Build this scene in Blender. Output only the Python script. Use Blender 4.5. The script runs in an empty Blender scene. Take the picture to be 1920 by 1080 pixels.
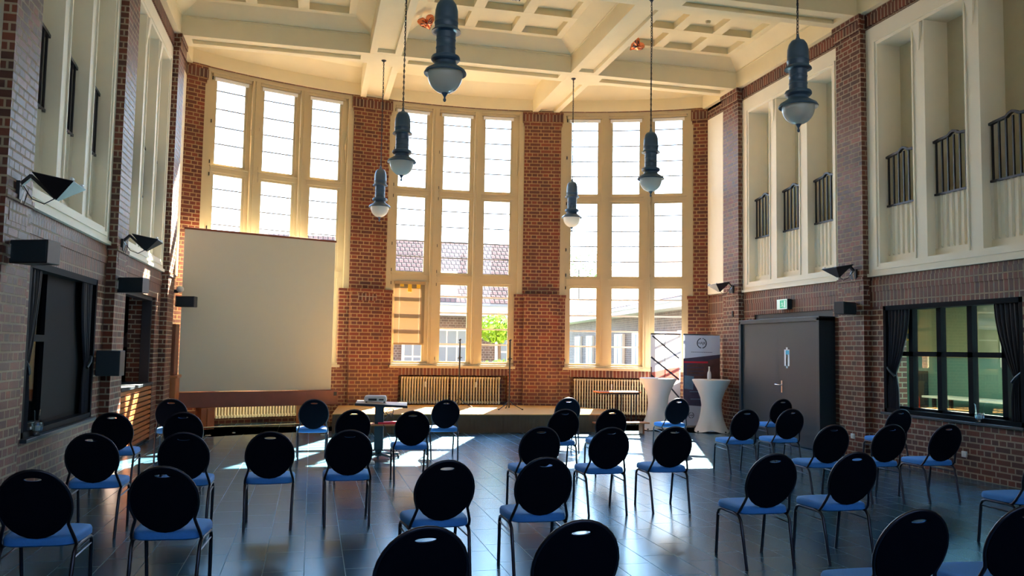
import bpy, math, random
from math import sin, cos, pi, radians as rad, sqrt, atan2, degrees
from mathutils import Vector, Matrix
random.seed(7)
SC = bpy.context.scene
COL = SC.collection
# ------------------------------------------------------------------ camera
F_PX, YAW, PITCH, ROLL = 1564.70, 0.233709, 0.072614, 0.017150
cam = bpy.data.objects.new('camera', bpy.data.cameras.new('camera'))
COL.objects.link(cam)
cam.data.sensor_width = 36.0
cam.data.lens = 36.0 * F_PX / 1920.0
cam.data.clip_end = 300
fw = Vector((sin(YAW)*cos(PITCH), cos(YAW)*cos(PITCH), sin(PITCH)))
r0 = Vector((cos(YAW), -sin(YAW), 0)); u0 = r0.cross(fw)
rt = cos(ROLL)*r0 + sin(ROLL)*u0; up = -sin(ROLL)*r0 + cos(ROLL)*u0
cam.matrix_world = Matrix(((rt.x, up.x, -fw.x, 0), (rt.y, up.y, -fw.y, 0), (rt.z, up.z, -fw.z, 1.65), (0, 0, 0, 1)))
SC.camera = cam
# ------------------------------------------------------------------ world, sun, exposure
SKY_STRENGTH = 4.0
SUN_STRENGTH = 42.0
world = bpy.data.worlds.new('world'); SC.world = world; world.use_nodes = True
wn = world.node_tree.nodes; wl = world.node_tree.links; wn.clear()
wo = wn.new('ShaderNodeOutputWorld'); wb = wn.new('ShaderNodeBackground')
tc = wn.new('ShaderNodeTexCoord'); sp = wn.new('ShaderNodeSeparateXYZ'); cr = wn.new('ShaderNodeValToRGB')
wl.new(tc.outputs['Generated'], sp.inputs[0]); wl.new(sp.outputs['Z'], cr.inputs[0])
cr.color_ramp.elements[0].position = 0.0; cr.color_ramp.elements[0].color = (.92, .96, 1.0, 1)
cr.color_ramp.elements[1].position = 0.65; cr.color_ramp.elements[1].color = (.12, .32, .80, 1)
e = cr.color_ramp.elements.new(0.18); e.color = (.66, .85, 1.0, 1)
e = cr.color_ramp.elements.new(0.34); e.color = (.36, .66, 1.0, 1)
# the hazy sky is brighter on the sun's side
vm = wn.new('ShaderNodeVectorMath'); vm.operation = 'DOT_PRODUCT'; wl.new(tc.outputs['Generated'], vm.inputs[0]); vm.inputs[1].default_value = (sin(rad(21.5)), cos(rad(21.5)), 0)
mr_ = wn.new('ShaderNodeMapRange'); wl.new(vm.outputs['Value'], mr_.inputs[0]); mr_.inputs[1].default_value = -.6; mr_.inputs[2].default_value = .8
mr_.inputs[3].default_value = SKY_STRENGTH*.28; mr_.inputs[4].default_value = SKY_STRENGTH; wl.new(mr_.outputs[0], wb.inputs[1])
wl.new(cr.outputs[0], wb.inputs[0]); wl.new(wb.outputs[0], wo.inputs[0])
sun = bpy.data.objects.new('sun', bpy.data.lights.new('sun', 'SUN')); COL.objects.link(sun)
sun.data.energy = SUN_STRENGTH; sun.data.angle = rad(0.6); sun.data.color = (1.0, .86, .66)
SUN_AZ, SUN_EL = rad(21.5), rad(41.0)
tosun = Vector((sin(SUN_AZ)*cos(SUN_EL), cos(SUN_AZ)*cos(SUN_EL), sin(SUN_EL)))
sun.rotation_euler = tosun.to_track_quat('Z', 'Y').to_euler()
sun.location = tosun*40
SC.view_settings.view_transform = 'Standard'; SC.view_settings.look = 'None'
SC.view_settings.exposure = 1.95; SC.view_settings.gamma = 1.0
SC.view_settings.use_curve_mapping = False
try:
    SC.cycles.max_bounces = 10; SC.cycles.diffuse_bounces = 6; SC.cycles.glossy_bounces = 4
    SC.cycles.transparent_max_bounces = 16; SC.cycles.sample_clamp_indirect = 6.0
    SC.cycles.caustics_reflective = True; SC.cycles.blur_glossy = 1.0; SC.cycles.caustics_refractive = False
    SC.cycles.use_denoising = True
except Exception: pass

# ------------------------------------------------------------------ materials
def mat(name, col, rough=.6, metal=0., spec=.5, noise=0., nscale=8., bump=0., bscale=40., trans=0., coat=0., emis=None):
    m = bpy.data.materials.new(name); m.use_nodes = True
    nt = m.node_tree; b = nt.nodes['Principled BSDF']
    b.inputs['Base Color'].default_value = (*col, 1); b.inputs['Roughness'].default_value = rough
    b.inputs['Metallic'].default_value = metal; b.inputs['Specular IOR Level'].default_value = spec
    if trans: b.inputs['Transmission Weight'].default_value = trans
    if coat: b.inputs['Coat Weight'].default_value = coat
    if emis: b.inputs['Emission Color'].default_value = (*emis[0], 1); b.inputs['Emission Strength'].default_value = emis[1]
    if noise or bump:
        t = nt.nodes.new('ShaderNodeTexCoord')
    if noise:
        n = nt.nodes.new('ShaderNodeTexNoise'); n.inputs['Scale'].default_value = nscale; n.inputs['Detail'].default_value = 5
        nt.links.new(t.outputs['Object'], n.inputs['Vector'])
        mx = nt.nodes.new('ShaderNodeMix'); mx.data_type = 'RGBA'
        mx.inputs['A'].default_value = (*[max(0, c*(1-noise)) for c in col], 1)
        mx.inputs['B'].default_value = (*[min(1, c*(1+noise)) for c in col], 1)
        nt.links.new(n.outputs['Fac'], mx.inputs['Factor']); nt.links.new(mx.outputs['Result'], b.inputs['Base Color'])
    if bump:
        n2 = nt.nodes.new('ShaderNodeTexNoise'); n2.inputs['Scale'].default_value = bscale; n2.inputs['Detail'].default_value = 4
        nt.links.new(t.outputs['Object'], n2.inputs['Vector'])
        bp = nt.nodes.new('ShaderNodeBump'); bp.inputs['Strength'].default_value = bump; bp.inputs['Distance'].default_value = .01
        nt.links.new(n2.outputs['Fac'], bp.inputs['Height']); nt.links.new(bp.outputs[0], b.inputs['Normal'])
    return m

def brick_mat(name, c1, c2, mortar, bw=.25, rh=.0815, ms=.011, soldier=False, rough=.5, off=.5, squash=.5, sqf=2, uv=True, bump=.6, dirt=.25, spec=.5, rscale=0):
    m = bpy.data.materials.new(name); m.use_nodes = True
    nt = m.node_tree; N = nt.nodes; L = nt.links; b = N['Principled BSDF']
    t = N.new('ShaderNodeTexCoord'); s = N.new('ShaderNodeSeparateXYZ'); c = N.new('ShaderNodeCombineXYZ')
    L.new(t.outputs['UV'], s.inputs[0])
    if soldier: L.new(s.outputs['Y'], c.inputs['X']); L.new(s.outputs['X'], c.inputs['Y'])
    else: L.new(s.outputs['X'], c.inputs['X']); L.new(s.outputs['Y'], c.inputs['Y'])
    br = N.new('ShaderNodeTexBrick'); L.new(c.outputs[0], br.inputs['Vector'])
    br.offset = off; br.offset_frequency = 2; br.squash = squash; br.squash_frequency = sqf
    for k, v in (('Scale', 1.0), ('Mortar Size', ms), ('Mortar Smooth', .25), ('Bias', 0.0), ('Brick Width', bw), ('Row Height', rh)):
        br.inputs[k].default_value = v
    br.inputs['Color1'].default_value = (*c1, 1); br.inputs['Color2'].default_value = (*c2, 1); br.inputs['Mortar'].default_value = (*mortar, 1)
    n = N.new('ShaderNodeTexNoise'); n.inputs['Scale'].default_value = 2.2; n.inputs['Detail'].default_value = 6; L.new(c.outputs[0], n.inputs['Vector'])
    mx = N.new('ShaderNodeMix'); mx.data_type = 'RGBA'; mx.blend_type = 'MULTIPLY'; mx.inputs['Factor'].default_value = 1
    rp = N.new('ShaderNodeValToRGB'); rp.color_ramp.elements[0].position = .3; rp.color_ramp.elements[1].position = .75
    rp.color_ramp.elements[0].color = (1-dirt, 1-dirt, 1-dirt, 1); rp.color_ramp.elements[1].color = (1+dirt*.6, 1+dirt*.6, 1+dirt*.6, 1)
    L.new(n.outputs['Fac'], rp.inputs[0]); L.new(br.outputs['Color'], mx.inputs['A']); L.new(rp.outputs[0], mx.inputs['B'])
    L.new(mx.outputs['Result'], b.inputs['Base Color'])
    mr = N.new('ShaderNodeMapRange'); L.new(br.outputs['Fac'], mr.inputs[0]); mr.inputs[3].default_value = rough; mr.inputs[4].default_value = min(1, rough+.3)
    L.new(mr.outputs[0], b.inputs['Roughness']); b.inputs['Specular IOR Level'].default_value = spec
    inv = N.new('ShaderNodeMath'); inv.operation = 'SUBTRACT'; inv.inputs[0].default_value = 1; L.new(br.outputs['Fac'], inv.inputs[1])
    n3 = N.new('ShaderNodeTexNoise'); n3.inputs['Scale'].default_value = 30 if not rscale else rscale; L.new(c.outputs[0], n3.inputs['Vector'])
    ad = N.new('ShaderNodeMath'); ad.operation = 'MULTIPLY_ADD'; L.new(n3.outputs['Fac'], ad.inputs[0]); ad.inputs[1].default_value = .35; L.new(inv.outputs[0], ad.inputs[2])
    bp = N.new('ShaderNodeBump'); bp.inputs['Strength'].default_value = bump; bp.inputs['Distance'].default_value = .008
    L.new(ad.outputs[0], bp.inputs['Height']); L.new(bp.outputs[0], b.inputs['Normal'])
    return m

def glass_mat(name, tint=(1, 1, 1), refl=.08, rough=.0):
    m = bpy.data.materials.new(name); m.use_nodes = True
    N = m.node_tree.nodes; L = m.node_tree.links; N.clear()
    o = N.new('ShaderNodeOutputMaterial'); tr = N.new('ShaderNodeBsdfTransparent'); g = N.new('ShaderNodeBsdfGlossy')
    tr.inputs[0].default_value = (*tint, 1); g.inputs['Roughness'].default_value = rough
    lw = N.new('ShaderNodeLayerWeight'); lw.inputs[0].default_value = .5
    pw = N.new('ShaderNodeMath'); pw.operation = 'POWER'; pw.inputs[1].default_value = 5.0; L.new(lw.outputs['Facing'], pw.inputs[0])
    mm = N.new('ShaderNodeMath'); mm.operation = 'MULTIPLY_ADD'; mm.inputs[1].default_value = .9; mm.inputs[2].default_value = refl; mm.use_clamp = True
    L.new(pw.outputs[0], mm.inputs[0])
    mx = N.new('ShaderNodeMixShader'); L.new(mm.outputs[0], mx.inputs[0]); L.new(tr.outputs[0], mx.inputs[1]); L.new(g.outputs[0], mx.inputs[2]); L.new(mx.outputs[0], o.inputs[0])
    return m

def translucent_mat(name, col, tcol, fac=.5, rough=.6):
    m = bpy.data.materials.new(name); m.use_nodes = True
    N = m.node_tree.nodes; L = m.node_tree.links; N.clear()
    o = N.new('ShaderNodeOutputMaterial'); d = N.new('ShaderNodeBsdfPrincipled'); t = N.new('ShaderNodeBsdfTranslucent')
    d.inputs['Base Color'].default_value = (*col, 1); d.inputs['Roughness'].default_value = rough; t.inputs[0].default_value = (*tcol, 1)
    mx = N.new('ShaderNodeMixShader'); mx.inputs[0].default_value = fac
    L.new(d.outputs[0], mx.inputs[1]); L.new(t.outputs[0], mx.inputs[2]); L.new(mx.outputs[0], o.inputs[0])
    return m

M = {}
RED1, RED2, MORT = (.19, .046, .022), (.075, .027, .020), (.36, .28, .20)
M['brick'] = brick_mat('brick', RED1, RED2, MORT, rough=.5, spec=.35)
M['soldier'] = brick_mat('soldier_brick', RED1, RED2, MORT, soldier=True, bw=.25, rh=.0815, off=0, squash=1, rough=.5, spec=.35)
M['apse_brick'] = brick_mat('apse_brick', (.21, .038, .011), (.10, .024, .011), (.38, .235, .11), bw=.26, rough=.5)  # warm stage bounce put into redder bricks and yellower mortar
M['slate'] = brick_mat('slate_tiles', (.018, .072, .120), (.030, .098, .150), (.17, .20, .21), bw=.585, rh=.2925, ms=.0035, squash=1, off=.37, rough=.23, bump=.10, dirt=.3, spec=.6, rscale=9)
M['slate'].node_tree.nodes['Principled BSDF'].inputs['Specular Tint'].default_value = (.22, .68, 1.0, 1)
M['slate'].node_tree.nodes['Principled BSDF'].inputs['IOR'].default_value = 1.95
M['cream'] = mat('cream_plaster', (.78, .68, .46), .75, noise=.06, nscale=3, bump=.12, bscale=60)
M['ceil'] = mat('ceiling_plaster', (.80, .70, .47), .8, noise=.07, nscale=2.5, bump=.15, bscale=50)
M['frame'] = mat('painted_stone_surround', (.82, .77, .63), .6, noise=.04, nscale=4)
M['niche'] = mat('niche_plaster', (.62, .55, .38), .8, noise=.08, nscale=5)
M['winwood'] = mat('cream_window_paint', (.52, .42, .25), .45, noise=.05, nscale=6)
M['greybar'] = mat('backlit_bar_grey', (.22, .21, .24), .5)  # backlit look of the upper glazing bars put into a darker grey
M['whitebar'] = mat('white_glazing_paint', (.85, .85, .85), .4)
M['glass'] = glass_mat('clear_glass', (.97, .98, 1.), .04)
M['dglass'] = glass_mat('dark_window_glass', (.75, .88, .85), .05)
M['black'] = mat('black_fabric', (.005, .006, .012), .9, spec=.05, bump=.2, bscale=400)
M['blue'] = mat('blue_fabric', (.055, .26, .72), .7, spec=.4, noise=.15, nscale=120, bump=.2, bscale=500)
M['steel'] = mat('dark_chair_steel', (.06, .055, .07), .34, metal=.9)
M['chrome'] = mat('chrome', (.7, .7, .7), .2, metal=1)
M['lampmetal'] = mat('blue_grey_lamp_enamel', (.05, .10, .165), .38, spec=.6, noise=.1, nscale=10)
M['opal'] = translucent_mat('opal_glass', (.72, .72, .68), (.9, .88, .8), .45, .12)
M['iron'] = mat('black_wrought_iron', (.018, .018, .028), .35, metal=.3)
M['anth'] = mat('anthracite_paint', (.016, .030, .042), .42, noise=.1, nscale=2)
M['blackmat'] = mat('black_plastic', (.012, .012, .018), .45)
M['curtain'] = mat('black_curtain', (.02, .019, .028), .6, noise=.2, nscale=20)
M['teal'] = mat('teal_wall_paint', (.09, .20, .185), .7, noise=.05)
M['olive'] = mat('olive_wall_paint', (.20, .21, .13), .7, noise=.05)
M['dark'] = mat('unlit_room_black', (.03, .03, .035), .8)  # unlit look of the left rooms put into a near-black colour
M['orange'] = mat('orange_stained_wood', (.42, .13, .035), .4, noise=.3, nscale=6)
M['mahog'] = mat('red_brown_wood', (.20, .055, .022), .4, noise=.25, nscale=5)
M['stagetop'] = mat('stage_carpet', (.56, .30, .07), .9, noise=.12, nscale=9)
M['skirt'] = mat('stage_skirt_cloth', (.10, .055, .03), .9, noise=.15, nscale=6)
M['screen'] = mat('projection_screen_fabric', (.53, .53, .44), .8)
M['radiator'] = mat('cream_radiator_enamel', (.70, .60, .38), .35)
M['stretch'] = mat('white_stretch_cloth', (.72, .68, .64), .7, noise=.03)
M['white'] = mat('white_plastic', (.75, .76, .76), .35)
M['tabletop'] = mat('orange_veneer', (.50, .17, .06), .3, noise=.2, nscale=8)
M['whitetop'] = mat('white_laminate', (.7, .66, .6), .3)
M['copper'] = mat('copper_foil', (.85, .28, .15), .16, metal=1, bump=1.0, bscale=14)
M['rooftile'] = brick_mat('roof_tiles', (.12, .042, .033), (.085, .030, .025), (.03, .015, .013), bw=.17, rh=.20, ms=.025, squash=1, rough=.8, bump=1)
M['extbrick'] = brick_mat('courtyard_brick', (.14, .09, .075), (.09, .065, .06), (.24, .21, .19), rough=.8)
M['extwhite'] = mat('exterior_white', (.55, .55, .55), .7)
M['extblue'] = mat('grey_blue_gutter', (.16, .21, .27), .5)
M['leaf'] = mat('bright_green_leaves', (.22, .40, .03), .6, noise=.5, nscale=3)
M['bark'] = mat('bark', (.10, .07, .05), .9)
M['lawn'] = mat('added_dark_lawn', (.035, .06, .02), .9, noise=.3, nscale=3)
M['paving'] = mat('light_paving', (.22, .205, .19), .8, noise=.15, nscale=2)
M['blind'] = mat('beige_blind_slats', (.40, .27, .13), .5)
M['yellow'] = mat('yellow_paper', (.85, .5, .02), .6)
M['red'] = mat('red_paint', (.55, .03, .02), .4)
M['green'] = mat('green_sign', (.0, .32, .18), .4, emis=((.0, .6, .32), .12))
M['signwhite'] = mat('sign_white', (.7, .78, .74), .4, emis=((.7, 1, .88), .08))
M['ink'] = mat('dark_print_ink', (.02, .03, .05), .6)
M['banner'] = translucent_mat('banner_fabric_white', (.62, .66, .74), (.8, .85, .95), .25)
M['bannerdk'] = mat('banner_dark_photo', (.07, .06, .11), .6, noise=.6, nscale=5)
M['bannerrd'] = mat('banner_red_stripe', (.75, .03, .06), .5)
M['bannerbr'] = mat('banner_brown_photo', (.13, .055, .05), .6, noise=.7, nscale=7)
M['bannerbl'] = mat('banner_light_blue_patch', (.16, .26, .38), .6, noise=.3)
M['banner2'] = translucent_mat('backlit_banner_fabric', (.70, .70, .72), (.8, .8, .8), .5)
M['banner2r'] = translucent_mat('backlit_banner_pink', (.80, .40, .36), (1, .55, .5), .6)
M['cyan'] = mat('cyan_print', (.04, .40, .60), .5)
M['paper'] = mat('white_paper', (.72, .74, .76), .6)
M['wax'] = mat('white_candle_wax', (.8, .78, .72), .5)
M['tglass'] = glass_mat('table_glass', (.85, .92, .95), .22)
M['dirt'] = mat('crumbled_plaster', (.6, .55, .45), .9)

# ------------------------------------------------------------------ mesh builder
class MB:
    def __init__(s): s.v = []; s.f = []; s.mi = []; s.cur = 0
    def add(s, vs, fs):
        o = len(s.v); s.v += [tuple(p) for p in vs]; s.f += [tuple(i+o for i in f) for f in fs]; s.mi += [s.cur]*len(fs); return s
    def box(s, x0, x1, y0, y1, z0, z1):
        if x0 > x1: x0, x1 = x1, x0
        if y0 > y1: y0, y1 = y1, y0
        if z0 > z1: z0, z1 = z1, z0
        return s.add([(x0,y0,z0),(x1,y0,z0),(x1,y1,z0),(x0,y1,z0),(x0,y0,z1),(x1,y0,z1),(x1,y1,z1),(x0,y1,z1)],
              [(3,2,1,0),(4,5,6,7),(0,1,5,4),(1,2,6,5),(2,3,7,6),(3,0,4,7)])
    def hexa(s, b, t):   # bottom quad and top quad, any shape
        return s.add(list(b)+list(t), [(3,2,1,0),(4,5,6,7),(0,1,5,4),(1,2,6,5),(2,3,7,6),(3,0,4,7)])
    def obox(s, c, ux, uy, hx, hy, z0, z1):  # box oriented in plan
        ux = Vector(ux).normalized(); uy = Vector(uy).normalized(); c = Vector(c)
        q = [c-ux*hx-uy*hy, c+ux*hx-uy*hy, c+ux*hx+uy*hy, c-ux*hx+uy*hy]
        return s.hexa([(p.x, p.y, z0) for p in q], [(p.x, p.y, z1) for p in q])
    def bar(s, p, q, w, h=None):   # square bar between points
        h = h or w; p = Vector(p); q = Vector(q); d = (q-p).normalized()
        a = d.cross(Vector((0, 0, 1)));  a = a if a.length > 1e-4 else Vector((1, 0, 0)); a.normalize(); b = a.cross(d).normalized()
        a = a*w/2; b = b*h/2
        return s.hexa([p-a-b, p+a-b, p+a+b, p-a+b], [q-a-b, q+a-b, q+a+b, q-a+b])
    def tube(s, pts, r, n=8, closed=False, caps=True):
        pts = [Vector(p) for p in pts]; m = len(pts); rs = r if isinstance(r, (list, tuple)) else [r]*m
        vs = []; prev = None
        for i, p in enumerate(pts):
            if closed: d = pts[(i+1) % m]-pts[i-1]
            else: d = pts[min(i+1, m-1)]-pts[max(i-1, 0)]
            d.normalize()
            if prev is None:
                a = d.cross(Vector((0, 0, 1)));  a = a if a.length > .05 else d.cross(Vector((1, 0, 0)))
            else: a = prev - d*prev.dot(d)
            a.normalize(); prev = a.copy(); b = d.cross(a)
            for k in range(n):
                t = 2*pi*k/n; vs.append(p+(a*cos(t)+b*sin(t))*rs[i])
        fs = []
        for i in range(m if closed else m-1):
            for k in range(n):
                j = (i+1) % m; fs.append((i*n+k, i*n+(k+1) % n, j*n+(k+1) % n, j*n+k))
        if caps and not closed: fs += [tuple(range(n))[::-1], tuple((m-1)*n+k for k in range(n))]
        return s.add(vs, fs)
    def lathe(s, prof, c=(0, 0, 0), n=24, sq=None):
        vs = []; 
        for r, z in prof:
            for k in range(n):
                t = 2*pi*k/n; vs.append((c[0]+r*cos(t), c[1]+r*sin(t), c[2]+z))
        fs = []
        for i in range(len(prof)-1):
            for k in range(n): fs.append((i*n+k, i*n+(k+1) % n, (i+1)*n+(k+1) % n, (i+1)*n+k))
        fs += [tuple(range(n))[::-1], tuple((len(prof)-1)*n+k for k in range(n))]
        return s.add(vs, fs)
    def sph(s, c, rx, ry=None, rz=None, n=16, m=10):
        ry = ry or rx; rz = rz or rx
        prof = [(sin(pi*i/m), -cos(pi*i/m)) for i in range(m+1)]; prof[0] = (.02, -1); prof[-1] = (.02, 1)
        vs = []
        for r, z in prof:
            for k in range(n):
                t = 2*pi*k/n; vs.append((c[0]+rx*r*cos(t), c[1]+ry*r*sin(t), c[2]+rz*z))
        fs = [(i*n+k, i*n+(k+1) % n, (i+1)*n+(k+1) % n, (i+1)*n+k) for i in range(m) for k in range(n)]
        fs += [tuple(range(n))[::-1], tuple(m*n+k for k in range(n))]
        return s.add(vs, fs)
    def build(s, name, m, parent=None, uv=None, smooth=None, bevel=0, loc=None):
        me = bpy.data.meshes.new(name); me.from_pydata(s.v, [], s.f); me.validate(); me.update()
        ms = m if isinstance(m, (list, tuple)) else [m]
        for x in ms: me.materials.append(M[x] if isinstance(x, str) else x)
        if len(ms) > 1:
            for p, i in zip(me.polygons, s.mi): p.material_index = i
        ul = me.uv_layers.new(name='UVMap')
        for p in me.polygons:
            n = p.normal
            for li in p.loop_indices:
                co = me.vertices[me.loops[li].vertex_index].co
                if uv: ul.data[li].uv = uv(co, n, p)
                elif abs(n.z) > .7: ul.data[li].uv = (co.y, co.x)
                else:
                    t = Vector((-n.y, n.x, 0)); t.normalize() if t.length > 0 else None
                    if abs(t.x) > abs(t.y) and t.x < 0 or abs(t.y) >= abs(t.x) and t.y < 0: t = -t
                    ul.data[li].uv = (co.dot(t), co.z)
        if smooth:
            for p in me.polygons: p.use_smooth = True
            me.set_sharp_from_angle(angle=rad(smooth))
        o = bpy.data.objects.new(name, me); COL.objects.link(o)
        if bevel:
            bv = o.modifiers.new('bevel', 'BEVEL'); bv.width = bevel; bv.segments = 2; bv.limit_method = 'ANGLE'
        if parent: o.parent = parent
        if loc: o.location = loc
        return o

def tag(o, label, cat, group=None, kind=None):
    o['label'] = label; o['category'] = cat
    if group: o['group'] = group
    if kind: o['kind'] = kind
    return o
def empty(name, loc=(0, 0, 0), rz=0):
    o = bpy.data.objects.new(name, None); COL.objects.link(o); o.location = loc; o.rotation_euler = (0, 0, rz); o.empty_display_size = .1
    return o
def thing(name, label, cat, loc=(0, 0, 0), rz=0, group=None): return tag(empty(name, loc, rz), label, cat, group)
def struct(o): o['kind'] = 'structure'; return o
KIDS = {}
def copy_tree(root, loc, rz, label, group=None):
    r = root.copy(); COL.objects.link(r); r.location = loc; r.rotation_euler = (0, 0, rz); r['label'] = label
    if group: r['group'] = group
    for ch in list(root.children):
        c = ch.copy(); COL.objects.link(c); c.parent = r
        for g in list(ch.children):
            d = g.copy(); COL.objects.link(d); d.parent = c
    return r
def text(body, size, name, m, parent, loc, rot, ext=.001, align='CENTER'):
    cu = bpy.data.curves.new(name, 'FONT'); cu.body = body; cu.size = size; cu.extrude = ext; cu.align_x = align; cu.align_y = 'CENTER'
    cu.materials.append(M[m]); o = bpy.data.objects.new(name, cu); COL.objects.link(o); o.location = loc; o.rotation_euler = rot
    me = bpy.data.meshes.new_from_object(o.evaluated_get(bpy.context.evaluated_depsgraph_get())); bpy.data.objects.remove(o); bpy.data.curves.remove(cu)
    o = bpy.data.objects.new(name, me); COL.objects.link(o); o.location = loc; o.rotation_euler = rot
    if parent: o.parent = parent
    return o

# ------------------------------------------------------------------ dimensions (metres, camera above the origin)
XL, XR, D = -2.514, 8.615, .115         # pilaster faces, wall recess
WL, WR = XL-D, XR+D                     # wall planes
PIL = [(15.79, 16.45), (11.73, 12.39), (7.65, 8.31), (3.59, 4.25), (-.47, .19)]
ZT, ZF0, ZF1, YC = 7.255, 2.90, 6.98, 17.41
CX, CY, RR = 3.05, 8.12, 10.88          # apse circle
BACK = -3.2
def AP(th, r=RR): return Vector((CX+r*sin(rad(th)), CY+r*cos(rad(th)), 0))
def apse_uv(co, n, p):
    dx, dy = co.x-CX, co.y-CY; r = sqrt(dx*dx+dy*dy); th = atan2(dx, dy)
    if abs(n.z) > .7: return (th*RR, r)
    if abs(n.x*dx+n.y*dy)/max(r, .01) > .5: return (th*RR, co.z)
    return (r, co.z)
def arc(mb, t0, t1, z0, z1, r0, r1, seg=None):
    seg = seg or max(1, int(abs(t1-t0)/2.2)); 
    for i in range(seg):
        a = t0+(t1-t0)*i/seg; b = t0+(t1-t0)*(i+1)/seg
        q = [AP(a, r0), AP(b, r0), AP(b, r1), AP(a, r1)]
        mb.hexa([(p.x, p.y, z0) for p in q], [(p.x, p.y, z1) for p in q])
    return mb

# ------------------------------------------------------------------ floor
mb = MB(); mb.box(-2.9, 9.0, BACK-.2, 17.6, -.2, 0)
arc(mb, -32, 32, -.2, 0, 9.0, 11.6)
struct(mb.build('floor', 'slate'))

# ------------------------------------------------------------------ side walls
def side_wall(sgn, name):
    W = WR if sgn > 0 else WL; P = XR if sgn > 0 else XL
    O = W+sgn*.42
    mb = MB()
    def w(y0, y1, z0, z1, a=None, b=None): mb.box(W if a is None else a, O if b is None else b, y0, y1, z0, z1)
    # openings in the lower wall
    if sgn > 0: ops = [(8.76, 11.42, .77, 2.42), (12.72, 15.35, 0, 2.42)]
    else: ops = [(8.76, 11.34, .72, 2.42), (12.85, 15.32, 0, 2.42)]
    ys = BACK
    for a, b, z0, z1 in sorted(ops):
        w(ys, a, 0, 2.42); 
        if z0 > 0: w(a, b, 0, z0)
        ys = b
    w(ys, YC+.02, 0, 2.42)
    w(BACK, YC+.02, 6.98+.0, 8.1, None, O)                  # above the surrounds
    w(BACK, YC+.02, 2.88, 6.98, W+sgn*.02, O) if False else None
    w(16.45, YC+.02, 2.88, 6.98, W+sgn*.03)
    for a, b in PIL: w(a, b, 2.42, 6.98)
    w(BACK, -.47, 2.42, 6.98)
    # pilasters
    for a, b in PIL:
        mb.box(P, W+sgn*.01, a, b, 0, ZT)
        mb.box(P-sgn*.02, P, a-.015, b+.015, ZF0-.06, ZF0)
        mb.box(P-sgn*.025, P, a-.02, b+.03, 6.98, ZT)
        mb.box(P-sgn*.045, P, a-.03, b+.05, 7.16, ZT)
    mb.box(W-sgn*.02, W, BACK, YC, 7.2, ZT)
    mb.box(W-sgn*.02, W, 16.45, YC, 6.98, ZT)
    o = struct(mb.build(name, 'brick'))
    mb = MB()
    for i in range(len(PIL)-1):
        a, b = PIL[i+1][1], PIL[i][0]
        mb.box(W, O, a, b, 2.42, 2.66); mb.box(W-sgn*.012, O, a, b, 2.66, 2.84); mb.box(W, O, a, b, 2.84, ZF0-.005)
        mb.box(W-sgn*.025, W, a, b, 7.03, 7.2)
    mb.box(W, O, 16.45, YC, 2.42, 2.88)
    for a, b in PIL: mb.box(P-sgn*.004, P, a+.1, b-.1, 2.66, 2.82); mb.box(P-sgn*.028, P-sgn*.02, a+.02, b-.0, 6.98, 7.15)
    struct(mb.build('trim_1' if sgn > 0 else 'trim_2', 'soldier', o))
    # white surrounds with three niches per bay
    for i in range(len(PIL)-1):
        a, b = PIL[i+1][1], PIL[i][0]
        mb = MB(); f = W-sgn*.015; NB = W+sgn*.41
        cuts = [(a+.27, a+1.05), (a+1.315, a+2.095), (a+2.36, a+3.14)]
        zb, zt = 3.10, 6.66
        mb.box(f, NB, a, b, ZF0, zb); mb.box(f, NB, a, b, zt, ZF1)
        ye = a
        for k, (c, d) in enumerate(cuts+[(b, b)]):
            mb.box(f if k in (0, 3) else f+sgn*.025, NB, ye, c, zb, zt)
            if k in (1, 2):   # mullion ribs and pointed capitals
                m_ = (ye+c)/2
                for s_ in (-1, 1): mb.box(f+sgn*.005, f+sgn*.03, m_+s_*.125-.012, m_+s_*.125+.012, zb, zt)
                mb.hexa([(f+sgn*.02, m_-.012, zt-.42), (f+sgn*.02, m_+.012, zt-.42), (f+sgn*.03, m_+.012, zt-.42), (f+sgn*.03, m_-.012, zt-.42)],
                        [(f-sgn*.03, m_-.085, zt-.02), (f-sgn*.03, m_+.085, zt-.02), (f+sgn*.03, m_+.085, zt-.02), (f+sgn*.03, m_-.085, zt-.02)])
            ye = d
        # raised fillet round the whole opening
        for (y0, y1, z0, z1) in ((cuts[0][0]-.10, cuts[2][1]+.10, zb-.10, zb-.05), (cuts[0][0]-.10, cuts[2][1]+.10, zt+.05, zt+.10), (cuts[0][0]-.10, cuts[0][0]-.05, zb-.05, zt+.05), (cuts[2][1]+.05, cuts[2][1]+.10, zb-.05, zt+.05)):
            mb.box(f-sgn*.018, f, y0, y1, z0, z1)
        mb.box(f-sgn*.03, f, a, b, ZF0, ZF0+.05)
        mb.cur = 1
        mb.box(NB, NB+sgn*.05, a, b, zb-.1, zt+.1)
        mb.cur = 2
        for c, d in cuts:  # fluted parapet panels
            xp = W+sgn*.16
            mb.box(xp, xp+sgn*.08, c, d, zb, 4.0)
            nfl = 7; st = (d-c)/nfl
            for q in range(nfl+1):
                yy = c+q*st; 
                h = .022
                mb.hexa([(xp, max(c, yy-h), zb+.12), (xp-sgn*.028, yy-.004, zb+.16), (xp-sgn*.028, yy+.004, zb+.16), (xp, min(d, yy+h), zb+.12)],
                        [(xp, max(c, yy-h), 4.0), (xp-sgn*.028, yy-.004, 4.0), (xp-sgn*.028, yy+.004, 4.0), (xp, min(d, yy+h), 4.0)])
            mb.box(xp-sgn*.03, xp, c, d, zb, zb+.12)
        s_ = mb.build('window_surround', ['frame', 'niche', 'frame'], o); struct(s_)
        yield_bays.append((sgn, i, cuts))
    return o
yield_bays = []
side_wall(1, 'wall_right'); side_wall(-1, 'wall_left')
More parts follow.
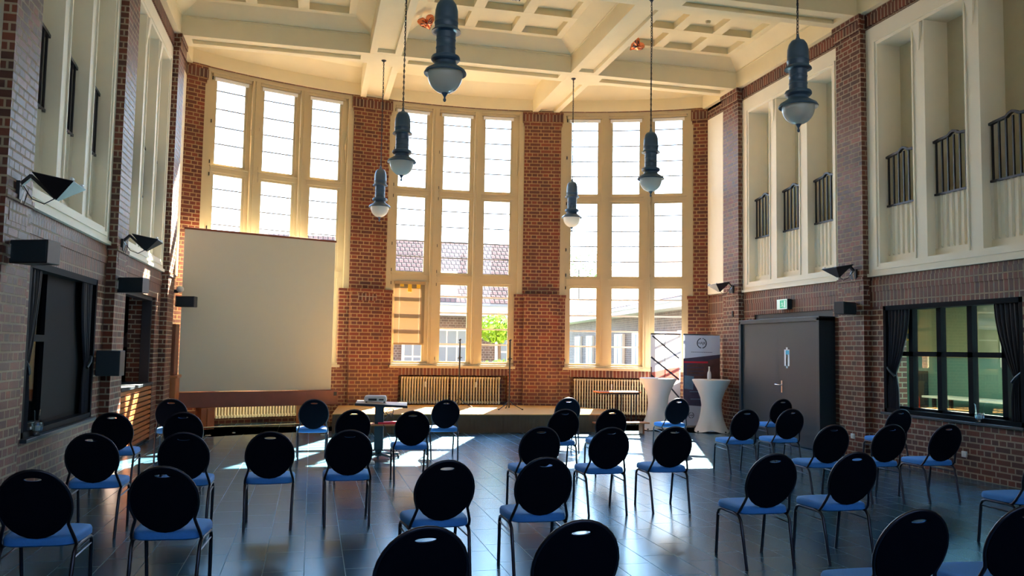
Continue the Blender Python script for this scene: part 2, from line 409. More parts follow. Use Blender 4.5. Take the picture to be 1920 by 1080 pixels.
for sgn in (1, -1):
    W = WR if sgn > 0 else WL
    mb = MB(); mb.box(W-sgn*.03, W+sgn*.06, 16.62, 17.36, 2.95, 6.98)
    struct(mb.build('trim_3' if sgn > 0 else 'trim_4', 'frame', bevel=.01))
# back wall behind the viewer
mb = MB(); xs_ = -3.1
for a, b in ((-1.6, .8), (1.85, 4.25), (5.3, 7.7)):     # unseen tall openings, added to let in daylight from behind
    mb.box(xs_, a, BACK-.3, BACK, 0, 8.1); mb.box(a, b, BACK-.3, BACK, 0, 3.8); mb.box(a, b, BACK-.3, BACK, 6.9, 8.1); xs_ = b
mb.box(xs_, 9.2, BACK-.3, BACK, 0, 8.1); struct(mb.build('wall_back', 'brick'))

# railings in the niches
def make_railing():
    r = empty('balcony_railing')
    mb = MB()
    for q in range(7): mb.box(-.012, .012, -.345+q*.115-.011, -.345+q*.115+.011, .02, .83)
    mb.build('bars', 'iron', r)
    mb = MB(); pts = [(0, -.39, .80), (0, -.30, .815), (0, -.10, .835), (0, -.05, .87), (0, 0, .885), (0, .05, .87), (0, .10, .835), (0, .30, .815), (0, .39, .80)]
    for p, q in zip(pts, pts[1:]): mb.bar(p, q, .05, .035)
    mb.build('top_rail', 'iron', r)
    mb = MB(); mb.box(-.015, .015, -.39, .39, .0, .03); mb.build('bottom_rail', 'iron', r)
    return r
rl0 = None
ORD = ['nearest the camera', 'in the middle', 'nearest the windows']
for sgn, i, cuts in yield_bays:
    if i > 1: continue
    for k, (c, d) in enumerate(cuts):
        if sgn < 0 and i == 0 and k == 0: pass
        lab = 'black iron railing, upper %s wall, %s bay, niche %s' % ('right' if sgn > 0 else 'left', 'far' if i == 0 else 'near', ORD[k])
        loc = ((WR if sgn > 0 else WL)+sgn*.14, (c+d)/2, 4.0)
        if rl0 is None: rl0 = make_railing(); tag(rl0, lab, 'railing', 'iron railings in the upper niches'); rl0.location = loc
        else: copy_tree(rl0, loc, 0, lab)

# ------------------------------------------------------------------ apse wall
mb = MB()
def A(*a): arc(mb, *a)
LO, HI = -31.6, 31.6
A(LO, HI, 7.28, 8.1, RR, 11.5)
# wall under the windows, with radiator niches
A(LO, HI, 0, 1.18, 11.22, 11.5)
for a, b in ((LO, -27.6), (-13.9, -6.0), (7.3, 14.9), (25.4, HI)): A(a, b, 0, 1.18, RR, 11.3)
# piers: corners, pier 1, pier 2
for (a, b, la, lb) in ((LO, -29.3, LO, -29.0), (-12.15, -7.8, -13.25, -6.95), (8.93, 13.5, 8.0, 14.25), (29.7, HI, 29.1, HI)):
    A(a, b, 2.90, 7.28, RR, 11.45); A(la, lb, 1.0, 2.92, RR+.02, 11.45)
    A(a-.25, b+.25, 7.0, 7.28, RR-.03, RR+.02)
    A(a-.12, b+.12, 6.92, 7.0, RR-.015, RR+.02)
    A(la-.1, lb+.1, 2.84, 2.92, RR-.01, RR+.02)
for a, b in ((-12.06, -8.2), (9.1, 13.2)): A(a, b, 0, 2.90, RR-.12, RR+.02); A(a-.06, b+.06, 2.84, 2.92, RR-.14, RR)
wall_apse = struct(mb.build('wall_apse', 'apse_brick', uv=apse_uv))
mb = MB()
for a, b in ((-27.6, -13.9), (-6.0, 7.3), (14.9, 25.4)): arc(mb, a, b, 1.02, 1.18, RR+.01, 11.3)
for a, b in ((-11.2, -9.0), (10.2, 12.2)): arc(mb, a, b, 2.66, 2.82, RR-.125, RR-.11)
for a, b in ((LO, -29.05), (-12.4, -7.55), (8.68, 13.75), (29.45, HI)): arc(mb, a, b, 7.03, 7.2, RR-.035, RR-.02)
struct(mb.build('trim_5', 'soldier', wall_apse, uv=apse_uv))

# ------------------------------------------------------------------ apse windows
WIN = [(-29.3, -12.15, -29.0, -13.25, [(-27.75, -24.60), (-22.47, -19.02), (-16.95, -13.70)]),
       (-7.8, 8.93, -6.95, 8.0, [(-6.52, -3.14), (-1.04, 2.26), (4.11, 7.29)]),
       (13.5, 29.7, 14.25, 29.1, [(14.85, 18.09), (19.92, 23.19), (25.07, 28.34)])]
RW = 11.0
for wi, (ua, ub, la, lb, lights) in enumerate(WIN):
    lights = [(a-.24, b+.24) for a, b in lights]
    mb = MB()
    A_ = lambda *a: arc(mb, *a)
    # cream cheeks beside the upper piers, head and sill
    A_(ua, ua+.62, 2.92, 7.28, RR+.03, 11.3); A_(ub-.62, ub, 2.92, 7.28, RR+.03, 11.3)
    A_(ua, ub, 7.20, 7.28, RR+.03, 11.3)
    A_(la-.2, lb+.2, 1.18, 1.24, RR-.05, 11.45); A_(la, lb, 1.24, 1.28, RR+.02, 11.45)
    edges = [ua+.62]+[e for l in lights for e in l]+[ub-.62]
    gaps = [(edges[0], edges[1]), (edges[2], edges[3]), (edges[4], edges[5]), (edges[6], edges[7])]
    for k, (a, b) in enumerate(gaps):
        A_(a, b, 2.92 if k in (0, 3) else 1.28, 7.2, RW, RW+.12)
    for k, (a, b) in enumerate(gaps):
        if k == 0: A_(la, b, 1.28, 2.92, RW, RW+.12)
        if k == 3: A_(a, lb, 1.28, 2.92, RW, RW+.12)
    for k in (1, 2):
        a, b = gaps[k]; m_ = (a+b)/2
        A_(m_-.42, m_+.42, 1.28, 7.2, RW-.09, RW); A_(m_-.12, m_+.12, 1.28, 7.2, RW-.11, RW-.09)
    for l in lights:
        for z0, z1 in ((5.16, 5.29), (3.15, 3.33)):
            A_(l[0]-.2, l[1]+.2, z0, z1, RW-.01, RW+.12)
            A_(l[0]-.3, l[1]+.3, z1-.03, z1, RW-.045, RW)
        A_(l[0]-.3, l[1]+.3, 7.14, 7.2, RW-.05, RW+.12)
    w = mb.build('window_%d' % (wi+1), 'winwood'); struct(w)
    # sashes
    for li, l in enumerate(lights):
        sm = MB()
        for z0, z1 in ((5.29, 7.14), (3.33, 5.16), (1.28, 3.15)):
            t = .26; zz = .05
            arc(sm, l[0], l[0]+t, z0, z1, RW+.02, RW+.08, 1); arc(sm, l[1]-t, l[1], z0, z1, RW+.02, RW+.08, 1)
            arc(sm, l[0]+t, l[1]-t, z0, z0+zz, RW+.02, RW+.08, 1); arc(sm, l[0]+t, l[1]-t, z1-zz, z1, RW+.02, RW+.08, 1)
        sm.build('sash', 'winwood', w)
        gb = MB()
        for z in (6.87, 6.49, 6.12, 5.76, 4.82, 4.45, 4.09, 3.73): arc(gb, l[0]+.1, l[1]-.1, z-.011, z+.011, RW+.035, RW+.06, 1)
        gb.cur = 1
        for z in (2.83, 2.45, 2.09, 1.73): arc(gb, l[0]+.1, l[1]-.1, z-.018, z+.018, RW+.03, RW+.07, 1)
        gb.build('glazing_bars', ['greybar', 'whitebar'], w)
        gl = MB(); arc(gl, l[0], l[1], 1.28, 7.14, RW+.05, RW+.052, 1); gl.build('pane', 'glass', w)
        # espagnolette handle rods and hinges
        h = MB()
        for z in (6.1, ):
            p = AP(l[1]+.55, RW-.03)
            h.tube([(p.x, p.y, z-.35), (p.x, p.y, z+.25)], .012, 6); h.tube([(p.x, p.y, z+.05), (p.x-.02, p.y-.06, z+.05), (p.x-.02, p.y-.06, z-.08)], .01, 6)
        h.build('handle', 'winwood', w, smooth=40)
        h = MB()
        for z in (7.1, 5.36, 5.1, 3.4, 3.1, 1.4, 4.0, 6.2):
            p = AP(l[0]-.32, RW-.02); h.tube([(p.x, p.y, z-.035), (p.x, p.y, z+.035)], .012, 6)
        h.build('hinges', 'iron', w)
        vb = MB(); arc(vb, l[0]-.05, l[1]+.05, 7.06, 7.13, RW-.02, RW+.02, 1); vb.build('vent_box', 'whitebar', w)

# blind with yellow notes in window 2
b_ = thing('venetian_blind', 'beige venetian blind half lowered in the left light of the middle window', 'blind')
mb = MB()
N_ = 46
for q in range(N_):
    z = 1.74+q*(3.10-1.74)/N_
    a0, a1 = AP(-6.6, RW-.035), AP(-2.95, RW-.035); a2, a3 = AP(-2.95, RW-.012), AP(-6.6, RW-.012)
    mb.add([(a0.x, a0.y, z), (a1.x, a1.y, z), (a2.x, a2.y, z+.034), (a3.x, a3.y, z+.034)], [(0, 1, 2, 3)])
mb.build('slats', 'blind', b_)
mb = MB(); arc(mb, -6.65, -2.9, 3.08, 3.14, RW-.05, RW, 1); mb.build('head_rail', 'blind', b_)
mb = MB(); arc(mb, -6.6, -2.95, 1.70, 1.74, RW-.04, RW-.01, 1); mb.build('bottom_rail', 'blind', b_)
mb = MB()
for th in (-6.0, -3.6):
    p = AP(th, RW-.042); mb.tube([(p.x, p.y, 1.72), (p.x, p.y, 3.1)], .003, 4)
mb.build('ladder_cords', 'white', b_)
for k, (th, h) in enumerate(((-5.75, .09), (-4.8, .20), (-3.75, .12))):
    mb = MB(); p = AP(th, RW-.05); t = Vector((cos(rad(th)), -sin(rad(th)), 0))
    mb.obox((p.x, p.y, 0), t, (-t.y, t.x, 0), .045, .003, 3.11-h, 3.12)
    mb.lathe([(.045, -.003), (.045, .003)], (p.x, p.y, 3.11-h), 12) if False else None
    tag(mb.build('yellow_paper_tag', 'yellow'), 'yellow paper tag at the top of the beige blind, %s of three' % ['leftmost and shortest', 'middle and longest', 'rightmost'][k], 'paper tag', 'yellow tags on the blind')

# ------------------------------------------------------------------ ceiling
ZB, ZC, ZR, ZP = 7.26, 7.62, 7.82, 7.95
LB = [(.90, 1.50), (4.93, 5.51)]
TB = [(a+.08, b) for a, b in PIL]
mb = MB()
mb.box(-3.1, 9.2, BACK-.3, 19.6, ZP, ZP+.25)
def beam_l(x0, x1, y0, y1):
    mb.box(x0, x1, y0, y1, ZB+.07, ZP)
    mb.box(x0, x0+.13, y0, y1, ZB, ZB+.07); mb.box(x1-.13, x1, y0, y1, ZB, ZB+.07)
    mb.box(x0+.13, x1-.13, y0, y0+.10, ZB, ZB+.07); mb.box(x0+.13, x1-.13, y1-.10, y1, ZB, ZB+.07)
def beam_t(y0, y1, x0, x1, e=.16):
    mb.box(x0, x1, y0, y1, ZB+.07, ZP)
    mb.box(x0, x1, y0, y0+.17, ZB, ZB+.07); mb.box(x0, x1, y1-.17, y1, ZB, ZB+.07)
    mb.box(x0, x0+e, y0+.17, y1-.17, ZB, ZB+.07); mb.box(x1-e, x1, y0+.17, y1-.17, ZB, ZB+.07)
for y0, y1 in TB:
    for x0, x1 in ((XL, .90), (1.50, 4.93), (5.51, XR)): beam_t(y0, y1, x0, x1)
    for x0, x1 in LB: mb.box(x0, x1, y0, y1, ZB-.002, ZP)
ycuts = [BACK]+[v for a, b in sorted(TB) for v in (a, b)]
for x0, x1 in LB:
    for k in range(0, len(ycuts)-1, 2): beam_l(x0, x1, ycuts[k], ycuts[k+1])
    c = (x0+x1)/2
    beam_l(x0-.02, x1+.02, TB[0][1], 18.95 if c < 3 else 18.9)
for sx, W, P in ((1, WR, XR), (-1, WL, XL)): mb.box(P, W+sx*.3, BACK, 17.6, ZT, ZP)
def cove(xa, xb, ya, yb):
    # sloped band from the beams up to the rib plane
    i = .30
    o = [(xa, ya), (xb, ya), (xb, yb), (xa, yb)]; n = [(xa+i, ya+i), (xb-i, ya+i), (xb-i, yb-i), (xa+i, yb-i)]
    for k in range(4):
        j = (k+1) % 4
        mb.add([(*o[k], ZC), (*o[j], ZC), (*n[j], ZR), (*n[k], ZR)], [(0, 1, 2, 3)])
        # small fillet moulding at the foot of the slope
    e = .02
    mb.box(xa, xb, ya, ya+e, ZC-.02, ZC); mb.box(xa, xb, yb-e, yb, ZC-.02, ZC); mb.box(xa, xa+e, ya, yb, ZC-.02, ZC); mb.box(xb-e, xb, ya, yb, ZC-.02, ZC)
    return xa+i, xb-i, ya+i, yb-i
fields = [(XL, .90), (1.50, 4.93), (5.51, XR)]
yb_ = [(TB[k+1][1], TB[k][0]) for k in range(len(TB)-1)]+[(BACK, TB[-1][0])]
for ya, yb in yb_:
    for xa, xb in fields:
        a, b, c, d = cove(xa, xb, ya, yb)
        nx, ny, w_, m_ = 3, 3, .20, .13
        for q in range(nx+1):
            if q in (0, nx): x = a if q == 0 else b-m_; ww = m_
            else: x = a+m_+(b-a-2*m_+w_)/nx*q-w_; ww = w_
            mb.box(x, x+ww, c, d, ZR+.002, ZP+.02)
        for q in range(ny+1):
            if q in (0, ny): y = c if q == 0 else d-m_; ww = m_
            else: y = c+m_+(d-c-2*m_+w_)/ny*q-w_; ww = w_
            mb.box(a, b, y, y+ww, ZR, ZP+.02)
# apse strip
seg = 28
for k in range(seg):
    a, b = LO+(HI-LO)*k/seg, LO+(HI-LO)*(k+1)/seg
    p, q, r_, s_ = AP(a, RR-.005), AP(b, RR-.005), AP(b, RR-.4), AP(a, RR-.4)
    mb.add([(p.x, p.y, 7.55), (q.x, q.y, 7.55), (r_.x, r_.y, 7.8), (s_.x, s_.y, 7.8)], [(0, 1, 2, 3)])
arc(mb, LO, HI, 7.29, 7.56, RR-.02, RR)
mb.box(XL-.1, XR+.1, TB[0][1], 18.9, 7.8, ZP)
ceiling = struct(mb.build('ceiling', 'ceil'))

# ------------------------------------------------------------------ stage
mb = MB()
top = [(.42, 16.30), (3.0, 16.12), (5.75, 16.10), (6.42, 16.75)]
back = [AP(22.6, RR-.17), AP(14, RR-.17), AP(9, RR-.17), AP(4, RR-.17), AP(-1, RR-.17), AP(-6, RR-.17), AP(-11, RR-.17), AP(-13.2, RR-.17)]
poly = top+[(6.45, 17.3)]+[(p.x, p.y) for p in back[1:]]
n = len(poly)
stage = thing('stage_platform', 'low stage platform with tan top and pleated brown skirt below the windows', 'stage')
mb.add([(x, y, .345) for x, y in poly]+[(x, y, .36) for x, y in poly], [tuple(range(n))[::-1], tuple(range(n, 2*n))]+[(i, (i+1) % n, n+(i+1) % n, n+i) for i in range(n)])
mb.build('deck', 'stagetop', stage)
mb = MB(); pts = []
edge = [poly[-1], poly[0], poly[1], poly[2], poly[3], poly[4]]
for (p, q) in zip(edge, edge[1:]):
    L_ = sqrt((q[0]-p[0])**2+(q[1]-p[1])**2); m_ = max(2, int(L_/.03)); nx_, ny_ = (q[1]-p[1])/L_, -(q[0]-p[0])/L_
    for i in range(m_):
        t = i/m_; s_ = t*L_
        off = .012*sin(s_*26)+.010*sin(s_*61+1)
        pts.append((p[0]+(q[0]-p[0])*t, p[1]+(q[1]-p[1])*t, nx_, ny_, off))
for i in range(len(pts)-1):
    a, b = pts[i], pts[i+1]
    va = [(a[0]-a[2]*.01, a[1]-a[3]*.01, .345), (b[0]-b[2]*.01, b[1]-b[3]*.01, .345), (b[0]+b[2]*(b[4]-.03), b[1]+b[3]*(b[4]-.03), .0), (a[0]+a[2]*(a[4]-.03), a[1]+a[3]*(a[4]-.03), 0)]
    mb.add(va, [(0, 1, 2, 3)])
mb.build('skirt', 'skirt', stage, smooth=60)

# steps at the right end of the stage
st = thing('stage_steps', 'small wooden steps standing at the right front corner of the stage', 'steps')
mb = MB(); mb.box(5.50, 6.62, 15.72, 15.98, .20, .225); mb.build('tread', 'tabletop', st)
for xx in (5.62, 6.50):
    mb = MB(); mb.box(xx-.02, xx+.02, 15.75, 15.95, 0, .20); mb.build('leg', 'mahog', st)

# ------------------------------------------------------------------ radiators
def radiator(a, b, z0, z1, label, ns):
    r = thing('radiator', label, 'radiator', group='cream column radiators under the windows')
    mb = MB()
    for k in range(ns):
        th = a+(b-a)*(k+.5)/ns; p = AP(th, RR+.14); t = Vector((cos(rad(th)), -sin(rad(th)), 0)); nn = Vector((-t.y, t.x, 0))
        mb.obox((p.x, p.y, 0), t, nn, .014, .05, z0+.04, z1-.04)
        mb.obox((p.x, p.y, 0), t, nn, .019, .088, z1-.06, z1-.01); mb.obox((p.x, p.y, 0), t, nn, .019, .088, z0, z0+.06)
    mb.build('columns', 'radiator', r, bevel=0)
    mb = MB(); arc(mb, a, b, z1-.045, z1-.02, RR+.10, RR+.18); mb.build('top_pipe', 'radiator', r)
    mb = MB(); arc(mb, a, b, z0+.015, z0+.045, RR+.10, RR+.18); mb.build('bottom_pipe', 'radiator', r)
    mb = MB(); p = AP(b-.8 if False else (a+b)/2, RR+.04); mb.tube([(p.x, p.y, z1-.12), (p.x, p.y, z1-.24)], .018, 8); mb.build('valve', 'white', r)
    return r
radiator(-5.6, .25, .37, .99, 'left radiator of the pair under the middle window', 18)
radiator(.4, 6.5, .37, .99, 'right radiator of the pair under the middle window', 18)
radiator(15.4, 24.6, .18, .99, 'long radiator under the right window behind the small folding table', 29)
radiator(-26.6, -17.4, .14, .85, 'radiator partly hidden below the projection screen', 28)

# ------------------------------------------------------------------ projection screen
sL, sR = Vector((-2.47, 17.12, 0)), Vector((.42, 18.22, 0)); sd = (sR-sL).normalized(); sn = Vector((sd.y, -sd.x, 0))
W_ = (sR-sL).length
scr = thing('projection_screen', 'large pale projection screen raised from a red-brown wooden box before the left window', 'projection screen')
mb = MB(); c = (sL+sR)/2; mb.obox(c, sd, sn, W_/2, .004, .72, 3.86); mb.build('screen_cloth', 'screen', scr)
mb = MB(); mb.obox(c, sd, sn, W_/2+.02, .02, 3.86, 3.90); mb.build('top_bar', 'mahog', scr, bevel=.004)
mb = MB(); c2 = c+sn*.0+sd*.05; mb.obox(c2, sd, sn, W_/2+.07, .13, .41, .71); mb.build('housing', 'mahog', scr, bevel=.01)
mb = MB(); p = sR+sd*.05+sn*.135; mb.obox(p, sd, sn, .03, .012, .60, .68); mb.build('latch', 'blackmat', scr)
for f in (.17, .83):
    p = sL.lerp(sR, f)
    mb = MB(); mb.obox(p, sd, sn, .13, .22, 0, .41); mb.obox(p+sn*.0, sd, sn, .02, .25, 0.0, .40) ; mb.build('foot', 'orange', scr, bevel=.008)
mb = MB(); p = sL.lerp(sR, .16)+sn*.27; q = sL.lerp(sR, .85)+sn*.22; mb.tube([(p.x-.05, p.y, .045), (q.x, q.y, .045)], .012, 6); mb.build('floor_rail', 'chrome', scr)
# plaster crumbs on the floor
for k, (x, y) in enumerate(((-1.35, 16.35), (-.55, 16.2), (-1.75, 15.9), (-.2, 16.6), (.25, 15.9), (-.9, 15.7))):
    mb = MB(); mb.sph((0, 0, .012), .035+.012*(k % 3), .025, .012, 7, 4)
    tag(mb.build('plaster_crumb', 'dirt', loc=(x, y, 0)), ['small pale crumb in front of the left half of the screen', 'pale crumb nearest the middle of the screen housing', 'leftmost pale crumb on the floor before the screen', 'pale crumb farthest right and closest to the screen', 'pale crumb by the chair in front of the right screen edge', 'pale crumb nearest the camera among those before the screen'][k], 'crumb', 'crumbs on the floor before the screen')
# corner cupboard and lamp left of the screen
cb = thing('corner_cupboard', 'narrow orange-brown wooden cupboard beside the left edge of the projection screen', 'cupboard')
mb = MB(); mb.box(WL+.005, -2.42, 16.50, 16.98, 0, 1.0); mb.build('base_cabinet', 'orange', cb, bevel=.01)
mb = MB(); mb.box(WL+.005, -2.39, 16.48, 17.0, 1.0, 1.05); mb.build('ledge', 'tabletop', cb, bevel=.005)
mb = MB(); mb.box(WL+.005, -2.46, 16.52, 16.96, 1.05, 2.0); mb.build('upper_cabinet', 'mahog', cb, bevel=.01)
wl_ = thing('wall_spotlight', 'small white spotlight above the cupboard at the left edge of the screen', 'spotlight')
mb = MB(); mb.box(WL, -2.5, 16.84, 16.9, 2.60, 2.66); mb.build('bracket', 'blackmat', wl_)
mb = MB(); mb.sph((-2.47, 16.87, 2.67), .07, .07, .065); mb.build('head', 'white', wl_, smooth=50)

# ------------------------------------------------------------------ banquet chairs
def make_chair():
    r = empty('banquet_chair')
    hw, hh, zc = .200, .212, .662
    yt, yb = -.335, -.175
    def by(z): return yb+(yt-yb)*(z-.45)/(.875-.45)
    def pad(t0, t1, dome, mname, matn, shrink=1.0):
        mb = MB(); n = 48; hzc = .825; rings = 9
        hole = [(.050*cos(2*pi*k/n), hzc+.011*sin(2*pi*k/n)) for k in range(n)]
        outer = []
        for k in range(n):   # cast a ray from the hole centre through the angle to the ellipse
            an = 2*pi*k/n; dx, dz = cos(an), sin(an); ex, ez = hw*shrink, hh*shrink
            oz = hzc-zc; a = dx*dx/ex**2+dz*dz/ez**2; b = 2*oz*dz/ez**2; c = oz*oz/ez**2-1
            t = (-b+sqrt(b*b-4*a*c))/(2*a); outer.append((dx*t, hzc+dz*t))
        vs = []; fs = []
        for side, s in ((0, 1), (1, -1)):
            for j in range(rings):
                f = j/(rings-1)
                for k in range(n):
                    x = hole[k][0]*(1-f)+outer[k][0]*f; z = hole[k][1]*(1-f)+outer[k][1]*f
                    rr = min(1, sqrt((x/hw)**2+((z-zc)/hh)**2))
                    edge = dome*(1-rr**6)*(0 if j == 0 else 1)
                    y = by(z)+(t1+edge if side == 0 else t0-edge*.5)
                    vs.append((x, y, z))
        o2 = rings*n
        for j in range(rings-1):
            for k in range(n):
                k2 = (k+1) % n
                fs.append((j*n+k, j*n+k2, (j+1)*n+k2, (j+1)*n+k)); fs.append((o2+j*n+k2, o2+j*n+k, o2+(j+1)*n+k, o2+(j+1)*n+k2))
        for k in range(n):
            k2 = (k+1) % n
            fs.append((k2, k, o2+k, o2+k2)); j = rings-1; fs.append((j*n+k, j*n+k2, o2+j*n+k2, o2+j*n+k))
        mb.add(vs, fs); mb.build(mname, matn, r, smooth=50)
    pad(-.012, .004, .010, 'backrest', 'black')
    pad(.005, .012, .014, 'back_cushion', 'blue', .94)
    # tube round the back and down to the seat
    pts = [(-.205, -.10, .395), (-.212, -.135, .405), (-.208, -.165, .44), (-.190, by(.50), .50), (-.178, by(.54), .54)]
    for k in range(23):
        an = rad(218-k*(256/22)); z = zc+(hh+.006)*sin(an); pts.append(((hw+.006)*cos(an), by(z), z)) if sin(an) > -.52 else None
    pts += [(-x, y, z) for x, y, z in pts[4::-1]]
    mb = MB(); mb.tube(pts, .0105, 8); mb.build('back_frame', 'steel', r, smooth=60)
    # seat cushion: rounded, slightly tapered to the rear, domed
    mb = MB(); n = 40; vs = []; prof = [(.93, .398), (1.0, .408), (1.0, .438), (.97, .453), (.85, .461), (.5, .466), (.05, .467)]
    for s, z in prof:
        for k in range(n):
            t = 2*pi*k/n; c_, s_ = cos(t), sin(t); p_ = .42
            x = (abs(c_)**p_)*(1 if c_ > 0 else -1)*.222*s; y = (abs(s_)**p_)*(1 if s_ > 0 else -1)*.215*s
            x *= (1+.05*(y/.215)); vs.append((x, y+.03, z))
    fs = [(i*n+k, i*n+(k+1) % n, (i+1)*n+(k+1) % n, (i+1)*n+k) for i in range(len(prof)-1) for k in range(n)]+[tuple(range(n))[::-1], tuple((len(prof)-1)*n+k for k in range(n))]
    mb.add(vs, fs); mb.build('seat', 'blue', r, smooth=50)
    for s in (-1, 1):
        mb = MB(); mb.tube([(s*.200, -.244, 0), (s*.203, -.200, .20), (s*.207, -.165, .355), (s*.209, -.135, .385), (s*.210, -.06, .393)], .0125, 8); mb.build('leg', 'steel', r, smooth=60)
        mb = MB(); mb.tube([(s*.203, .262, 0), (s*.207, .235, .20), (s*.210, .215, .345), (s*.210, .195, .375), (s*.210, .15, .391), (s*.210, -.06, .393)], .0125, 8); mb.build('leg', 'steel', r, smooth=60)
        mb = MB(); mb.tube([(s*.207, -.172, .325), (s*.209, .218, .335)], .007, 6); mb.build('stretcher', 'steel', r, smooth=60)
    return r
ROWS = [
 ('the row nearest the stage', [(-1.85, 12.62, 0), (.05, 12.60, 2), (1.96, 12.60, 0), (4.03, 13.15, -3), (5.89, 13.10, 0), (7.74, 13.03, 2)]),
 ('the second row from the stage', [(-2.09, 10.22, 1), (-1.38, 10.28, 3), (.50, 10.65, 4), (1.22, 10.45, -1), (3.20, 10.70, 0), (3.88, 10.75, -2), (5.77, 10.66, -1), (6.52, 10.78, 0), (8.2, 10.70, 1)]),
 ('the third row from the stage', [(-1.77, 8.01, 0), (-1.05, 8.03, 1), (-.335, 8.07, 1), (.367, 8.17, 0), (2.25, 8.40, 0), (2.94, 8.28, 0), (3.645, 8.31, -1), (5.57, 8.42, -2), (6.29, 8.42, -1), (7.02, 8.42, 1)]),
 ('the fourth row from the stage', [(-1.58, 5.87, -1), (-.85, 5.93, -4), (.90, 6.03, 5), (1.65, 6.11, 0), (3.48, 6.13, -1), (4.21, 6.16, 0), (6.06, 6.16, 0)]),
 ('the row nearest the camera', [(.47, 3.95, 6), (1.19, 3.98, 4), (2.98, 3.97, 0), (3.69, 3.99, -4)]),
]
NTH = ['first', 'second', 'third', 'fourth', 'fifth', 'sixth', 'seventh', 'eighth', 'ninth', 'tenth']
ch0 = None
for rn, row in ROWS:
    for k, (x, y, h) in enumerate(row):
        pos = 'rightmost' if k == len(row)-1 else NTH[k]+' from the left'
        lab = 'round-backed blue banquet chair, %s in %s' % (pos, rn)
        if ch0 is None:
            ch0 = make_chair(); tag(ch0, lab, 'chair', 'banquet chairs in rows facing the stage'); ch0.location = (x, y, 0); ch0.rotation_euler = (0, 0, rad(h))
        else: copy_tree(ch0, (x, y, 0), rad(h), lab)

# ------------------------------------------------------------------ pendant lamps
def make_lamp():
    r = empty('pendant_lamp')    # origin at the ceiling
    z = lambda v: v-ZB
    mb = MB(); mb.lathe([(.012, z(5.16)), (.018, z(5.12)), (.03, z(5.095)), (.07, z(5.08)), (.097, z(5.04)), (.112, z(4.98)), (.115, z(4.90)), (.115, z(4.865)), (.119, z(4.86)), (.119, z(4.85)), (.115, z(4.845)), (.115, z(4.80)),
        (.142, z(4.775)), (.145, z(4.76)), (.120, z(4.762)), (.097, z(4.75)), (.095, z(4.69)), (.099, z(4.685)), (.099, z(4.675)), (.095, z(4.67)), (.095, z(4.61)), (.099, z(4.605)), (.099, z(4.595)), (.095, z(4.59)),
        (.097, z(4.53)), (.135, z(4.515)), (.143, z(4.50)), (.143, z(4.48)), (.13, z(4.465)), (.105, z(4.46)), (.11, z(4.43)), (.14, z(4.41)), (.195, z(4.375)), (.212, z(4.345)), (.208, z(4.337)), (.17, z(4.365)), (.10, z(4.38))], n=36)
    mb.build('housing', 'lampmetal', r, smooth=40)
    mb = MB(); prof = []
    for i in range(13):
        a = rad(18+(90-18)*0)+0; t = i/12; an = -pi/2+t*(pi/2+.25); prof.append((max(.012, .172*cos(an)), z(4.33)+.185*sin(an)))
    mb.lathe(prof, n=36); mb.build('glass_globe', 'opal', r, smooth=60)
    mb = MB(); mb.lathe([(.004, z(4.06)), (.014, z(4.07)), (.016, z(4.085)), (.008, z(4.10)), (.012, z(4.115)), (.028, z(4.14)), (.036, z(4.152)), (.03, z(4.158))], n=16)
    mb.build('finial', 'lampmetal', r, smooth=40)
    mb = MB(); zz = z(5.14); k = 0
    while zz < -.07:
        pts = []
        for q in range(10):
            t = 2*pi*q/10; a_, b_ = .011*cos(t), .027*sin(t); pts.append((a_, 0, zz+.02+b_) if k % 2 == 0 else (0, a_, zz+.02+b_))
        mb.tube(pts, .0042, 5, closed=True); zz += .042; k += 1
    mb.build('chain', 'iron', r, smooth=60)
    mb = MB(); mb.tube([(.004, .004, -.03), (.014, .010, -.6), (-.010, .005, -1.3), (.008, -.006, z(5.15))], .005, 5); mb.build('cable', 'blackmat', r)
    mb = MB(); mb.lathe([(.045, 0.0), (.05, -.012), (.025, -.03), (.012, -.045)], n=16); mb.tube([(0, .02, -.04), (0, .0, -.07), (0, -.02, -.04)], .006, 6); mb.build('ceiling_hook', 'iron', r, smooth=50)
    return r
LN = [('left', 'nearest the camera', 8.0), ('left', 'in the middle of its row', 12.1), ('left', 'nearest the windows', 16.2), ('right', 'nearest the camera', 8.0), ('right', 'in the middle of its row', 12.1), ('right', 'nearest the windows', 16.2)]
lp0 = None
for side, pos, y in LN:
    x = 1.19 if side == 'left' else 5.09
    lab = 'blue-grey pendant lamp with opal globe, %s row, %s' % (side, pos)
    if lp0 is None: lp0 = make_lamp(); tag(lp0, lab, 'pendant lamp', 'pendant lamps in two rows'); lp0.location = (x, y, ZB)
    else: copy_tree(lp0, (x, y, ZB), .4*y, lab)

